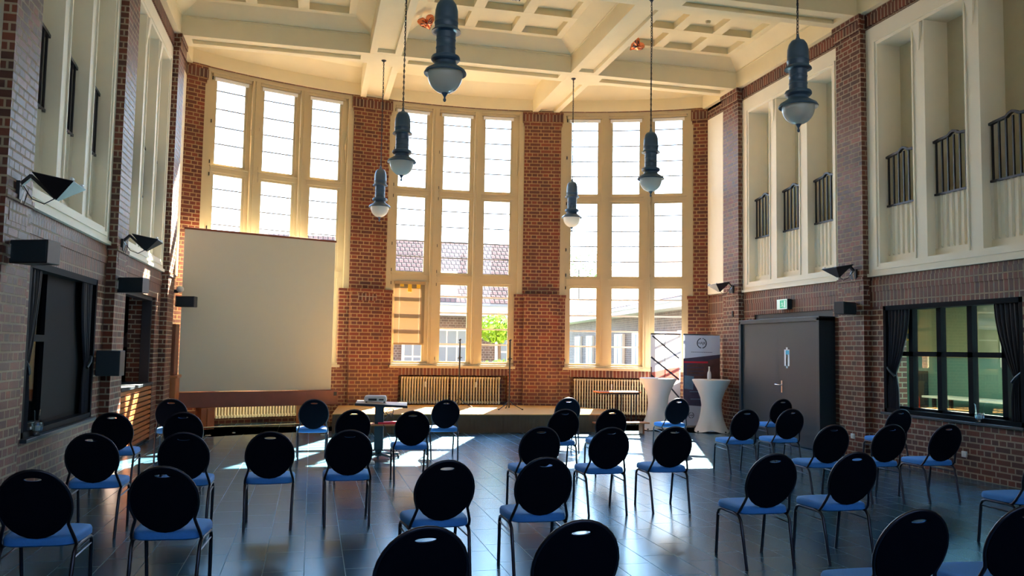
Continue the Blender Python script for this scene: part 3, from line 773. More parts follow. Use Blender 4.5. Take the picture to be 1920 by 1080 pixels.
# ------------------------------------------------------------------ wall uplights and loudspeakers on the pilasters
def uplight(sgn, y, z, label):
    P = XR if sgn > 0 else XL
    r = thing('wall_uplight', label, 'wall light', (P, y, z), 0, 'triangular uplights on the pilasters')
    s = -sgn
    mb = MB(); mb.box(0, s*.03, -.07, .07, -.16, .0); mb.build('wall_plate', 'blackmat', r)
    mb = MB(); mb.bar((s*.02, 0, -.02), (s*.10, 0, .06), .05, .03); mb.bar((s*.09, 0, .06), (s*.30, 0, -.13), .04, .03); mb.build('arm', 'blackmat', r)
    mb = MB()
    # inverted wedge bowl, open at the top
    t = [(s*.16, -.20, .06), (s*.48, -.20, .0), (s*.48, .20, .0), (s*.16, .20, .06)]; b = (s*.31, 0, -.14)
    mb.add([t[0], t[1], t[2], t[3], (b[0], -.03, b[2]), (b[0], .03, b[2])], [(0, 1, 4), (1, 2, 5, 4), (2, 3, 5), (3, 0, 4, 5)])
    o = mb.build('reflector_bowl', 'blackmat', r)
    sd_ = o.modifiers.new('solid', 'SOLIDIFY'); sd_.thickness = .008
    mb = MB()
    for yy in (-.16, .16):
        mb.tube([(s*.46, yy-.03, .02), (s*.46, yy+.03, .02)], .014, 8)
    mb.build('end_caps', 'white', r)
    mb = MB(); mb.tube([(s*.02, .02, -.02), (s*.10, .03, -.14), (s*.2, .02, -.18), (s*.29, 0, -.13)], .005, 6); mb.build('cable', 'blackmat', r)
    for yy in (-.035, .035):
        mb = MB(); mb.tube([(s*.02, yy, -.02), (s*.06, yy*1.1, -.08), (s*.035, yy*1.2, -.19)], .005, 6); mb.build('stay', 'chrome', r)
    return r
uplight(-1, 7.95, 3.02, 'black wedge-shaped uplight on the nearest left pilaster')
uplight(-1, 12.0, 3.02, 'black wedge-shaped uplight on the second left pilaster above a loudspeaker')
uplight(1, 16.05, 3.06, 'black wedge-shaped uplight on the right corner pilaster above the banner')
uplight(1, 11.95, 3.04, 'black wedge-shaped uplight on the right pilaster beside the door')
def speaker(sgn, y, z, rz, label):
    P = XR if sgn > 0 else XL; s = -sgn
    r = thing('loudspeaker', label, 'loudspeaker', (P, y, z), 0, 'black loudspeakers on the pilasters')
    mb = MB(); mb.bar((0, 0, 0), (s*.10, 0, 0), .03); mb.box(0, s*.015, -.05, .05, -.06, .06); mb.build('bracket', 'chrome', r)
    k = MB(); k.hexa([(-.19, -.10, -.10), (.19, -.10, -.10), (.15, .10, -.10), (-.15, .10, -.10)], [(-.19, -.10, .10), (.19, -.10, .10), (.15, .10, .10), (-.15, .10, .10)])
    c_ = k.build('cabinet', 'blackmat', r, bevel=.008); c_.location = (s*.20, 0, 0); c_.rotation_euler = (rad(0), rad(0), rz)
    g = MB(); g.box(-.18, .18, -.108, -.1, -.09, .09); g_ = g.build('grille', 'anth', c_)
    return r
speaker(-1, 7.85, 2.40, rad(180-205), 'black loudspeaker on the nearest left pilaster')
speaker(-1, 11.9, 2.40, rad(-25), 'black loudspeaker on the second left pilaster under an uplight')
speaker(-1, 16.75, 2.43, rad(-20), 'black loudspeaker on the left corner wall beside the screen')
speaker(1, 11.95, 2.40, rad(25), 'black loudspeaker on the right pilaster above the open door edge')
# junction box on the second left pilaster
jb = thing('junction_box', 'grey metal junction box on the second left pilaster beside the curtain', 'electrical box')
mb = MB(); mb.box(WL+.003, XL+.17, 11.42, 11.70, 1.22, 1.54); mb.box(XL+.17, XL+.18, 11.12, 11.53, 1.26, 1.52) if False else None
mb.build('casing', 'anth', jb, bevel=.008)
mb = MB(); mb.box(XL+.17, XL+.178, 11.60, 11.63, 1.38, 1.41); mb.build('lock', 'chrome', jb)

# ------------------------------------------------------------------ curtained windows in the side walls
def curtain_mesh(sgn, y0, y1, z0, z1, tie_side, ztie):
    """pleated cloth hung from z1, pinched at ztie towards tie_side (y)"""
    mb = MB(); nu, nv = 60, 40; vs = []
    for j in range(nv+1):
        z = z1+(z0-z1)*j/nv
        if z > ztie: f = 1-((z1-z)/(z1-ztie))**1.8*.62
        else: f = .38+.10*min(1, (ztie-z)/.25)
        w_ = (y1-y0)*f
        a = y0 if tie_side < 0 else y1-w_
        for i in range(nu+1):
            u = i/nu; y = a+u*w_
            amp = .022+.012*(1-f); x = amp*sin(u*2*pi*6.5)+.006*sin(u*31+z*3)
            if abs(z-ztie) < .05: x *= .6
            vs.append((x, y, z))
    fs = [(j*(nu+1)+i, j*(nu+1)+i+1, (j+1)*(nu+1)+i+1, (j+1)*(nu+1)+i) for j in range(nv) for i in range(nu)]
    return mb.add(vs, fs)
M['frameblk'] = mat('matt_black_frame', (.003, .004, .007), .7, spec=.1)
def side_window(sgn, ya, yb, za, zb, idx, name_side):
    W = WR if sgn > 0 else WL
    x0, x1 = W+sgn*.12, W+sgn*.20
    mb = MB()
    for (a, b, c, d) in ((ya, yb, zb-.07, zb), (ya, yb, za, za+.06), (ya, ya+.06, za, zb), (yb-.06, yb, za, zb)): mb.box(W-sgn*.0, x1, a, b, c, d)
    L_ = yb-ya; P_ = .50; a0 = ya+P_-.08; a1 = yb-P_+.02
    ws = [a0, a0+(a1-a0)/3, a0+2*(a1-a0)/3, a1]
    if sgn < 0: ws = ws[:2]
    for y in ws: mb.box(x0-sgn*.01, x1, y-.045, y+.045, za, zb)
    if sgn < 0: mb.box(x0-sgn*.005, x1, ws[1]+.05, yb, za, zb); mb.box(x0-sgn*.02, x1, ya, ws[1]+.05, 1.64, 1.71)
    else: mb.box(x0-sgn*.01, x1, ya, yb, 1.64, 1.71)
    mb.box(x0-sgn*.01, x1, ya, yb, za, za+.10)
    w = struct(mb.build('window_%d' % idx, 'frameblk'))
    mb = MB(); mb.box(x0+sgn*.03, x0+sgn*.036, ya, yb, za, zb); mb.build('pane', 'dglass', w)
    mb = MB(); mb.box(W-sgn*.06, x1, ya-.02, yb+.02, za-.035, za); mb.build('sill', 'anth', w, bevel=.006)
    for (c0, c1, tie, nm) in ((ya+.03, ya+.52, -1, 'near'), (yb-.52, yb-.03, 1, 'far')):
        c = tag(curtain_mesh(sgn, c0, c1, za+.02, zb-.03, tie, 1.38).build('curtain', 'curtain', smooth=70), 'black curtain tied back at the %s end of the %s wall window' % (nm, name_side), 'curtain', 'curtains at the side windows')
        c.location.x = W+sgn*.055
        tb = MB(); yy = (c0 if tie < 0 else c1); tb.tube([(-sgn*.03, yy, 1.48), (-sgn*.045, yy-tie*.1, 1.40), (-sgn*.03, yy-tie*.19, 1.33)], .02, 6); tb.build('tieback', 'anth', c)
    return w
side_window(1, 8.76, 11.42, .77, 2.42, 4, 'right')
side_window(-1, 8.76, 11.34, .72, 2.42, 5, 'left')
def tealight(x, y, z, label):
    r = thing('glass_candle_holder', label, 'candle holder', (x, y, z), 0, 'glass candle holders on the window sills')
    mb = MB(); mb.lathe([(.05, 0), (.055, .006), (.02, .018), (.018, .03), (.05, .05), (.062, .10), (.058, .13), (.054, .13), (.045, .055), (.01, .04)], n=20); mb.build('glass_bowl', 'tglass', r, smooth=50)
    mb = MB(); mb.lathe([(.032, .05), (.033, .052), (.033, .095), (.028, .098), (.004, .098)], n=16); mb.build('candle', 'wax', r, smooth=40)
    for s in (-1, 1):
        mb = MB(); mb.tube([(.0, s*.07, 0), (0, s*.06, .12), (0, s*.075, .24), (0, s*.09, .25)], .006, 6); mb.build('glass_stem', 'tglass', r, smooth=50)
    return r
tealight(WR-.02, 9.48, .77, 'glass candle holder on the sill of the right wall window')
tealight(WL+.03, 9.12, .72, 'glass candle holder with white candle on the sill of the left wall window')

# rooms behind the side openings
def room(name, x0, x1, y0, y1, z1, m, holes=()):
    mb = MB(); t = .1
    mb.box(x0, x1, y0-t, y1+t, -.1, 0); mb.box(x0, x1, y0-t, y1+t, z1, z1+t)
    mb.box(x0, x1, y1, y1+t, 0, z1)
    return mb
X0 = WR+.42
mb = MB(); mb.box(X0, 9.7, 8.3, 17.0, 2.9, 3.0); mb.box(11.2, 13.0, 8.3, 17.0, 2.9, 3.0); mb.box(9.7, 11.2, 8.3, 10.2, 2.9, 3.0); mb.box(9.7, 11.2, 16.0, 17.0, 2.9, 3.0); mb.box(X0, 13.0, 8.3, 17.0, -.1, .0)  # gap in the ceiling slab added to let daylight into this room
mb.box(X0, 13.0, 17.0, 17.1, 0, 3)
ys_ = 8.3
for a, b, z0_, z1_ in ((9.2, 11.6, .9, 2.6), (12.75, 13.55, 1.45, 2.75)):
    mb.box(13.0, 13.15, ys_, a, 0, 3); mb.box(13.0, 13.15, a, b, 0, z0_); mb.box(13.0, 13.15, a, b, z1_, 3); ys_ = b
mb.box(13.0, 13.15, ys_, 17.1, 0, 3)
mb.box(X0, 13.0, 8.2, 8.3, 0, 1.0); mb.box(X0, 9.6, 8.2, 8.3, 1.0, 3); mb.box(12.4, 13.1, 8.2, 8.3, 1.0, 3)  # end wall opening, out of view, added to brighten this room
nr = struct(mb.build('wall_far_right_room', 'teal'))
mb = MB(); mb.box(12.93, 12.999, 8.3, 17.0, 1.62, 2.9); mb2 = None
for a, b in ((8.3, 9.15), (11.65, 12.70), (13.6, 17.0)): pass
mb = MB()
for a, b in ((8.3, 9.15), (11.65, 12.70), (13.6, 17.0)): mb.box(12.975, 12.999, a, b, 1.62, 2.9)
struct(mb.build('trim_6', 'olive', nr))
mb = MB()
for a, b, z0_, z1_ in ((9.2, 11.6, .9, 2.6), (12.75, 13.55, 1.45, 2.75)):
    for q in range(3): yy = a+(b-a)*q/2; mb.box(12.98, 13.06, yy-.03, yy+.03, z0_, z1_)
    for q in range(3): zz = z0_+(z1_-z0_)*q/2; mb.box(12.98, 13.06, a, b, zz-.03, zz+.03)
struct(mb.build('trim_7', 'extwhite', nr))
# things in that room: alcove, extinguisher, sign, counter edge
fe = thing('fire_extinguisher', 'red fire extinguisher in a dark alcove seen through the right wall window', 'fire extinguisher', (12.84, 15.75, .35))
mb = MB(); mb.lathe([(.07, 0), (.078, .01), (.078, .36), (.06, .42), (.025, .45), (.02, .48)], n=18); mb.build('cylinder', 'red', fe, smooth=40)
mb = MB(); mb.box(-.03, .03, -.05, .05, .48, .53); mb.tube([(0, .03, .5), (0, .12, .42), (0, .10, .1)], .012, 6); mb.build('valve_and_hose', 'blackmat', fe)
mb = MB(); mb.box(12.95, 12.99, 15.55, 16.1, 0, 1.32); tag(mb.build('grey_alcove_panel', 'anth'), 'grey upright panel behind the fire extinguisher beyond the right window', 'panel')
sg = thing('wall_notice', 'small orange and black notice on the wall beyond the right window', 'sign')
mb = MB(); mb.box(12.955, 12.97, 16.05, 16.30, 1.98, 2.24); mb.build('board', 'stagetop', sg)
mb = MB(); mb.box(12.945, 12.955, 16.20, 16.27, 2.02, 2.2); mb.box(12.945, 12.955, 16.08, 16.13, 2.02, 2.14); mb.build('pictogram', 'ink', sg)
ct = thing('long_side_table', 'long pale-edged table in the room beyond the right window', 'table')
mb = MB(); mb.box(12.2, 12.85, 11.0, 14.8, .80, .84); mb.build('tabletop', 'yellow' if False else 'whitetop', ct)
for y in (11.2, 14.6):
    mb = MB(); mb.box(12.3, 12.36, y-.03, y+.03, 0, .8); mb.box(12.7, 12.76, y-.03, y+.03, 0, .8); mb.build('legs', 'blackmat', ct)
# dark rooms on the left
XX = WL-.42
mb = MB()
mb.box(XX-3.4, XX-3.3, 8.2, 20.0, 0, 3); mb.box(XX-3.3, XX, 8.2, 20, 2.9, 3.0); mb.box(XX-3.3, XX, 8.2, 20, -.1, 0); mb.box(XX-3.3, XX, 8.1, 8.2, 0, 3); mb.box(XX-3.3, XX, 20, 20.1, 0, 3); mb.box(XX-3.3, XX, 11.9, 12.0, 0, 3)
mb.box(XX-.1, XX, 17.6, 20, 0, 3)
struct(mb.build('wall_far_left_room', 'dark'))
mb = MB(); mb.box(XX-.6, XX-.35, 9.9, 10.15, 0, 2.9); struct(mb.build('trim_8', 'olive'))

# ------------------------------------------------------------------ serving hatch on the left
hc = thing('serving_counter', 'serving counter with orange slatted wooden front in the left wall opening', 'counter')
for q in range(11):
    z = .06+q*.081
    mb = MB(); mb.box(WL-.035, WL+.0, 12.87, 15.30, z, z+.058); mb.build('front_slat', 'orange', hc)
mb = MB(); mb.box(WL-.5, WL-.05, 12.86, 15.31, 0, .93); mb.build('carcass', 'blackmat', hc)
mb = MB(); mb.box(WL-.55, WL+.03, 12.86, 15.31, .94, .985); mb.build('worktop', 'anth', hc, bevel=.004)
mb = MB(); mb.box(WL-.45, WL-.25, 13.0, 13.25, .985, 1.03); tag(mb.build('black_tray', 'blackmat'), 'small black tray on the serving counter', 'tray')
mb = MB()
for (a, b, c, d) in ((12.86, 15.31, 2.36, 2.42), (12.86, 12.92, .985, 2.36), (15.25, 15.31, .985, 2.36)): mb.box(WL-.2, WL-.05, a, b, c, d)
struct(mb.build('door_2', 'blackmat'))
def hp(x, y, label):
    r = thing('white_bell_pendant', label, 'pendant lamp', (x, y, 1.55), 0, 'white bell pendants over the serving counter')
    mb = MB(); mb.lathe([(.10, 0), (.115, .03), (.105, .09), (.08, .15), (.045, .20), (.03, .22), (.028, .27), (.01, .28)], n=24); mb.build('shade', 'white', r, smooth=50)
    mb = MB(); mb.tube([(0, 0, .28), (0, 0, 1.34)], .004, 5); mb.build('cord', 'blackmat', r)
hp(-3.42, 17.12, 'left of the two white bell pendants seen through the serving hatch')
hp(-3.40, 18.15, 'right of the two white bell pendants seen through the serving hatch')

# ------------------------------------------------------------------ door on the right
dr = empty('door_1'); struct(dr)
xf = XR-.20
mb = MB()
mb.box(xf, WR, 12.66, 12.74, 0, 2.28); mb.box(xf+.0, WR, 15.34, 15.42, 0, 2.28); mb.box(xf, WR, 12.66, 15.42, 2.22, 2.30)
mb.build('door_casing', 'anth', dr, bevel=.006)
mb = MB(); mb.box(WR+.03, WR+.08, 12.72, 15.35, 2.2, 2.42); mb.build('transom_panel', 'anth', dr)
mb = MB(); mb.box(xf+.04, xf+.10, 12.74, 14.02, .01, 2.22); mb.build('door_leaf', 'anth', dr, bevel=.003)
mb = MB(); mb.box(xf+.045, xf+.10, 14.025, 15.34, .01, 2.22); mb.build('door_leaf', 'anth', dr, bevel=.003)
mb = MB(); mb.box(xf+.033, xf+.04, 13.87, 13.91, .93, 1.15); mb.tube([(xf+.03, 13.89, 1.07), (xf-.02, 13.89, 1.07), (xf-.02, 14.03, 1.075)], .011, 8); mb.build('door_handle', 'chrome', dr, smooth=50)
mb = MB(); mb.box(WR+.30, WR+.38, 12.72, 15.35, 0, 2.42); mb.build('door_back', 'blackmat', dr)
nt_ = thing('door_notice', 'white and blue paper notice taped to the dark door', 'notice')
mb = MB(); xn = xf+.038; mb.box(xn-.002, xn, 13.63, 13.80, 1.42, 1.72); mb.box(xn-.002, xn, 13.69, 13.74, 1.38, 1.76); mb.build('sheet', 'paper', nt_)
mb = MB(); mb.box(xn-.003, xn-.002, 13.64, 13.755, 1.63, 1.705); mb.build('blue_print', 'cyan', nt_)
ex = thing('exit_sign', 'green and white running-man escape sign above the dark door', 'exit sign')
mb = MB(); mb.box(WR-.10, WR, 13.98, 14.32, 2.48, 2.67); mb.build('casing', 'anth', ex)
mb = MB(); mb.box(WR-.112, WR-.10, 13.98, 14.32, 2.48, 2.67)
mb.box(WR-.10, WR-.002, 14.30, 14.322, 2.48, 2.67) ; mb.build('light_box', 'signwhite', ex)
mb = MB(); mb.box(WR-.114, WR-.112, 14.0, 14.21, 2.50, 2.65); mb.build('green_field', 'green', ex)
mb = MB(); xs = WR-.117
mb.box(xs, xs+.002, 14.02, 14.07, 2.51, 2.64)   # doorway
mb.sph((xs, 14.135, 2.625), .002, .011, .011, 8, 6)
for a_, b_ in (((14.135, 2.61), (14.125, 2.57)), ((14.125, 2.57), (14.10, 2.545)), ((14.10, 2.545), (14.105, 2.515)), ((14.125, 2.57), (14.145, 2.54)), ((14.145, 2.54), (14.17, 2.53)), ((14.133, 2.60), (14.105, 2.585)), ((14.133, 2.60), (14.16, 2.58))):
    mb.bar((xs, a_[0], a_[1]), (xs, b_[0], b_[1]), .004, .012)
mb.build('running_figure', 'signwhite', ex)
for (y, z, lab) in ((12.03, .33, 'white socket low on the right pilaster beside the door'), (9.77, .32, 'white socket low on the brick wall under the right window')):
    P = XR if y > 11.7 else WR
    mb = MB(); mb.box(P-.03, P, y-.04, y+.04, z-.04, z+.04); mb.box(P-.045, P-.03, y-.02, y+.02, z-.02, z+.02)
    tag(mb.build('wall_socket', 'white', bevel=.004), lab, 'socket')
mb = MB(); mb.box(XR-.02, XR, 16.0, 16.06, 2.40, 2.52); tag(mb.build('cable_clip', 'blackmat'), 'small dark fitting on the right corner pilaster below the uplight', 'fitting')

# ------------------------------------------------------------------ banners
def banner(x, y, w, h, rz, label):
    r = thing('rollup_banner', label, 'banner', (x, y, 0), rz, 'roll-up banners in the right corner')
    mb = MB(); mb.box(-w/2-.02, w/2+.02, -.09, .09, 0, .07); mb.build('base', 'chrome', r, bevel=.02)
    mb = MB(); mb.box(-w/2, w/2, -.012, .012, h-.02, h+.01); mb.build('top_rail', 'chrome', r)
    mb = MB(); mb.tube([(0, .03, .06), (0, .03, h)], .010, 6); mb.build('support_pole', 'chrome', r)
    return r
bn = banner(8.27, 16.78, .84, 2.03, rad(-4), 'roll-up banner with ring logo and dark red photo beside the corner pilaster')
w, h = .84, 2.01
mb = MB(); mb.box(-w/2, w/2, -.001, .001, .07, h); mb.build('print_sheet', 'banner', bn)
def panel(name, m, parent, pts, y=-.003, t=.001):
    mb = MB(); n = len(pts); mb.add([(a, y, b) for a, b in pts]+[(a, y-t, b) for a, b in pts], [tuple(range(n)), tuple(range(n, 2*n))[::-1]]+[(i, n+i, n+(i+1) % n, (i+1) % n) for i in range(n)])
    return mb.build(name, m, parent)
panel('dark_photo', 'bannerdk', bn, [(-w/2, .50), (w/2, .45), (w/2, 1.60), (-w/2, 1.50)])
panel('brown_photo', 'bannerbr', bn, [(-w/2+.08, .98), (w/2, .98), (w/2, 1.53), (-w/2+.3, 1.40), (-w/2+.08, 1.36)], -.0045)
panel('red_stripe', 'bannerrd', bn, [(-w/2+.01, 1.405), (.14, 1.405), (.14, 1.445), (-w/2+.01, 1.445)], -.006)
panel('light_patch', 'bannerbl', bn, [(-w/2+.02, .85), (-w/2+.22, .83), (-w/2+.24, 1.12), (-w/2+.02, 1.14)], -.006)
def ring(parent, cx, cz, R_, r_, name='ring_logo'):
    mb = MB()
    for a0, a1 in ((100, 262), (-82, 60), (66, 80)):
        seg = 18
        for k in range(seg):
            a, b = rad(a0+(a1-a0)*k/seg), rad(a0+(a1-a0)*(k+1)/seg)
            mb.add([(cx+R_*cos(a), -.004, cz+R_*sin(a)), (cx+R_*cos(b), -.004, cz+R_*sin(b)), (cx+r_*cos(b), -.004, cz+r_*sin(b)), (cx+r_*cos(a), -.004, cz+r_*sin(a))], [(0, 1, 2, 3)])
    return mb.build(name, 'ink', parent)
ring(bn, 0.0, 1.84, .115, .095)
text('HAJK', .082, 'logo_text', 'ink', bn, (0, -.005, 1.84), (pi/2, 0, 0), .002)
mb = MB(); 
text('Landesverband der Kunstschulen', .034, 'banner_line', 'ink', bn, (0, -.004, 1.645), (pi/2, 0, 0)) if False else None
for k in range(30): mb.box(-.24+k*.0163, -.24+k*.0163+.011, -.003, -.002, 1.637+(k % 3)*.002, 1.652)
mb.build('small_print_line', 'bannerdk', bn)
for k, z in enumerate((1.30, 1.22, 1.14, .78, .62)): panel('photo_line', 'bannerdk' if k < 3 else 'bannerbl', bn, [(-.34+k*.02, z), (.05, z), (.05, z+.018), (-.34+k*.02, z+.018)], -.0065)
ring(bn, -.24, .28, .065, .052); text('HAJK', .042, 'logo_text', 'ink', bn, (-.24, -.005, .28), (pi/2, 0, 0), .002)
b2 = banner(7.68, 17.36, .74, 2.04, rad(4), 'backlit white roll-up banner with diagonal handrails left of the dark one')
w2 = .74
mb = MB(); mb.box(-w2/2, w2/2, -.001, .001, .07, 2.02); mb.build('print_sheet', 'banner2', b2)
panel('pink_roof_print', 'banner2r', b2, [(-.34, 1.05), (.34, 1.0), (.34, 1.30), (.1, 1.28), (-.34, 1.18)])
panel('pink_band', 'banner2r', b2, [(-.34, .40), (.34, .38), (.34, .50), (-.34, .52)])
mb = MB()
for (a, b, w_) in (((-.33, 1.99), (.33, 1.50), .034), ((-.36, 1.52), (.34, 1.02), .04), ((-.36, 1.12), (-.02, .88), .04), ((.15, .82), (.36, .60), .034), ((-.02, 2.0), (-.02, .9), .012)):
    mb.bar((a[0], -.005, a[1]), (b[0], -.005, b[1]), .004, w_)
mb.build('handrail_print', 'ink', b2)
mb = MB(); mb.box(-w2/2, -w2/2+.03, -.006, -.003, .95, 1.3); mb.build('dark_edge_print', 'bannerbr', b2)

# ------------------------------------------------------------------ cocktail tables with stretch covers
def cocktail(x, y, label, rz):
    r = thing('cocktail_table', label, 'cocktail table', (x, y, 0), rz, 'cocktail tables with white stretch covers')
    prof = [(0, .40, 1), (.03, .39, 1), (.12, .335, .8), (.25, .27, .4), (.4, .225, .1), (.55, .205, 0), (.7, .225, 0), (.85, .28, 0), (.98, .35, 0), (1.06, .395, 0), (1.075, .395, 0), (1.082, .38, 0), (1.084, .02, 0)]
    n = 48; vs = []
    for z, R_, k in prof:
        for i in range(n):
            t = 2*pi*i/n; f = 1-.16*k*(1-abs(cos(2*t))**1.2)
            zz = z+(.07*k*(1-abs(cos(2*t))) if z < .02 else 0)
            vs.append((R_*f*cos(t), R_*f*sin(t), zz))
    fs = [(j*n+i, j*n+(i+1) % n, (j+1)*n+(i+1) % n, (j+1)*n+i) for j in range(len(prof)-1) for i in range(n)]+[tuple((len(prof)-1)*n+k for k in range(n))]
    mb = MB(); mb.add(vs, fs); mb.build('stretch_cover', 'stretch', r, smooth=50)
    mb = MB()
    for k in range(4):
        t = k*pi/2; mb.sph((.37*cos(t), .37*sin(t), .02), .035, .035, .02, 8, 6)
    mb.build('foot_glides', 'blackmat', r)
cocktail(8.13, 16.05, 'white covered cocktail table in front of the dark banner with a bottle on it', rad(20))
cocktail(7.47, 17.20 if False else 16.98, 'white covered cocktail table left of the banners beside the radiator', rad(35)) if False else None
cocktail(7.20, 16.66, 'white covered cocktail table standing before the backlit banner', rad(35))
bt = thing('white_bottle', 'white bottle standing on the right cocktail table', 'bottle', (8.08, 16.05, 1.084))
mb = MB(); mb.lathe([(.038, 0), (.042, .01), (.042, .10), (.035, .14), (.018, .18), (.015, .24), (.02, .245)], n=18); mb.build('body', 'white', bt, smooth=40)
mb = MB(); mb.lathe([(.014, .235), (.017, .24), (.017, .262), (.01, .265)], n=12); mb.build('cap', 'white', bt, smooth=40)

# folding side table
ft = thing('folding_table', 'small orange-topped folding table in front of the right radiator', 'table')
mb = MB(); mb.box(6.05, 7.02, 17.12, 17.56, .735, .76); mb.build('tabletop', 'tabletop', ft, bevel=.004)
mb = MB(); mb.box(6.10, 6.97, 17.16, 17.52, .70, .735); mb.build('apron', 'blackmat', ft)
for x, y in ((6.58, 17.20), (6.58, 17.48), (6.92, 17.20), (6.92, 17.48)):
    mb = MB(); mb.tube([(x, y, .72), (x, y, 0)], .016, 8); mb.build('leg', 'blackmat', ft)

# ------------------------------------------------------------------ projector table
pt = thing('projector_table', 'dark pedestal table with tilting top on a castor base before the stage', 'table', (1.0, 12.48, 0), rad(-6))
mb = MB(); mb.hexa([(-.34, -.24, .80), (.40, -.24, .77), (.40, .24, .785), (-.34, .24, .815)], [(-.34, -.24, .83), (.40, -.24, .80), (.40, .24, .815), (-.34, .24, .845)]); mb.build('tilting_top', 'whitetop', pt, bevel=.004)
mb = MB(); mb.hexa([(-.345, -.25, .795), (.405, -.25, .765), (.405, -.24, .765), (-.345, -.24, .795)], [(-.345, -.25, .83), (.405, -.25, .80), (.405, -.24, .80), (-.345, -.24, .83)]); mb.build('edge_strip', 'blackmat', pt)
mb = MB(); mb.box(-.065, .065, -.05, .05, .14, .80); mb.box(-.045, .045, -.035, .035, .05, .14); mb.build('pedestal', 'anth', pt, bevel=.006)
mb = MB(); mb.box(-.16, .34, -.16, .14, .50, .52); mb.build('shelf', 'tabletop', pt)
for k in range(5):
    a = rad(20+72*k); mb = MB(); mb.bar((0, 0, .09), (.30*cos(a), .30*sin(a), .075), .05, .03); b_ = mb.build('base_arm', 'anth', pt)
    mb = MB(); cx_, cy_ = .31*cos(a), .31*sin(a); mb.tube([(cx_-.015, cy_, .03), (cx_+.015, cy_, .03)], .028, 10); mb.bar((cx_, cy_, .03), (cx_, cy_, .08), .016); mb.build('castor', 'blackmat', b_)
pj = thing('projector', 'white projector standing on the pedestal table', 'projector', (.94, 12.50, .83), rad(-6))
mb = MB(); mb.hexa([(-.17, -.12, .015), (.17, -.12, .015), (.17, .12, .015), (-.17, .12, .015)], [(-.155, -.105, .10), (.155, -.105, .10), (.155, .105, .10), (-.155, .105, .10)]); mb.build('casing', 'white', pj, bevel=.025)
mb = MB(); mb.tube([(.07, .11, .06), (.07, .135, .06)], .035, 14); mb.build('lens', 'blackmat', pj)
mb = MB()
for x in (-.13, .13):
    mb.tube([(x, -.08, 0), (x, -.08, .03)], .014, 8); mb.tube([(x, .08, 0), (x, .08, .03)], .014, 8)
mb.build('feet', 'blackmat', pj)
mb = MB(); mb.box(-.10, .02, -.124, -.115, .03, .06); mb.box(.05, .12, -.124, -.115, .035, .055); mb.build('sockets', 'blackmat', pj)
mb = MB(); mb.hexa([(.98, 12.36, .52), (1.26, 12.36, .52), (1.26, 12.56, .52), (.98, 12.56, .52)], [(.98, 12.36, .545), (1.26, 12.36, .555), (1.26, 12.56, .55), (.98, 12.56, .54)])
tag(mb.build('orange_folder', 'bannerrd'), 'red-orange folder lying on the shelf of the projector table', 'folder')
mb = MB(); pts = [(1.12+.10*cos(t)*(.8+.2*sin(3*t)), 12.5+.07*sin(t), .60+.05*sin(2*t)+.012*t) for t in [k*.45 for k in range(24)]]; mb.tube(pts, .006, 6)
mb.tube([(1.25, 12.45, .55), (1.30, 12.44, .40), (1.27, 12.46, .15), (1.20, 12.42, .01), (1.0, 12.3, .01), (.7, 12.5, .01)], .005, 5)
mb.tube([(1.05, 12.3, .52), (1.15, 12.28, .3), (1.32, 12.3, .1), (1.5, 12.5, .01), (1.9, 12.9, .01)], .004, 5)
tag(mb.build('cable_tangle', 'blackmat'), 'tangle of black cables on and below the projector table shelf', 'cable')
mb = MB(); mb.lathe([(.13, 0), (.14, .01), (.13, .04), (.07, .07), (.01, .075)], (0, 0, 0), 20); mb.v = [(x, y*.7, z) for x, y, z in mb.v]
tag(mb.build('floor_cable_drum', 'white', smooth=40, loc=(.78, 12.02, 0)), 'pale round object lying on the floor by the projector table base', 'floor object')

# ------------------------------------------------------------------ microphone stands
def mic(x, y, h, label, boom):
    r = thing('microphone_stand', label, 'microphone stand', (x, y, .36), 0, 'microphone stands on the stage')
    mb = MB(); mb.tube([(0, 0, .04), (0, 0, h)], .017, 8); mb.build('pole', 'blackmat', r, smooth=60)
    mb = MB(); mb.tube([(0, 0, h*.72), (0, 0, h*.78)], .022, 8); mb.bar((-.05, 0, h*.75), (.05, 0, h*.76), .02); mb.build('clutch', 'blackmat', r)
    for k in range(3):
        a = rad(-30+120*k); mb = MB(); mb.tube([(0, 0, .20), (.12*cos(a), .12*sin(a), .10), (.30*cos(a), .30*sin(a), .012)], .008, 6); l_ = mb.build('leg', 'blackmat', r, smooth=60)
        mb = MB(); mb.tube([(.28*cos(a), .28*sin(a), .018), (.31*cos(a), .31*sin(a), .014)], .013, 6); mb.build('rubber_foot', 'blackmat', l_)
    mb = MB(); mb.tube([(0, 0, h-.01), (.0, -.01, h+.04)], .014, 8); mb.bar((-.02, 0, h+.03), (.02, -.02, h+.06), .03); mb.build('microphone_clip', 'blackmat', r)
mic(3.16, 18.10, 1.42, 'black microphone stand in front of the middle radiators', 0)
mic(4.11, 17.35, 1.42, 'black microphone stand on the stage before the right brick pier', 0)

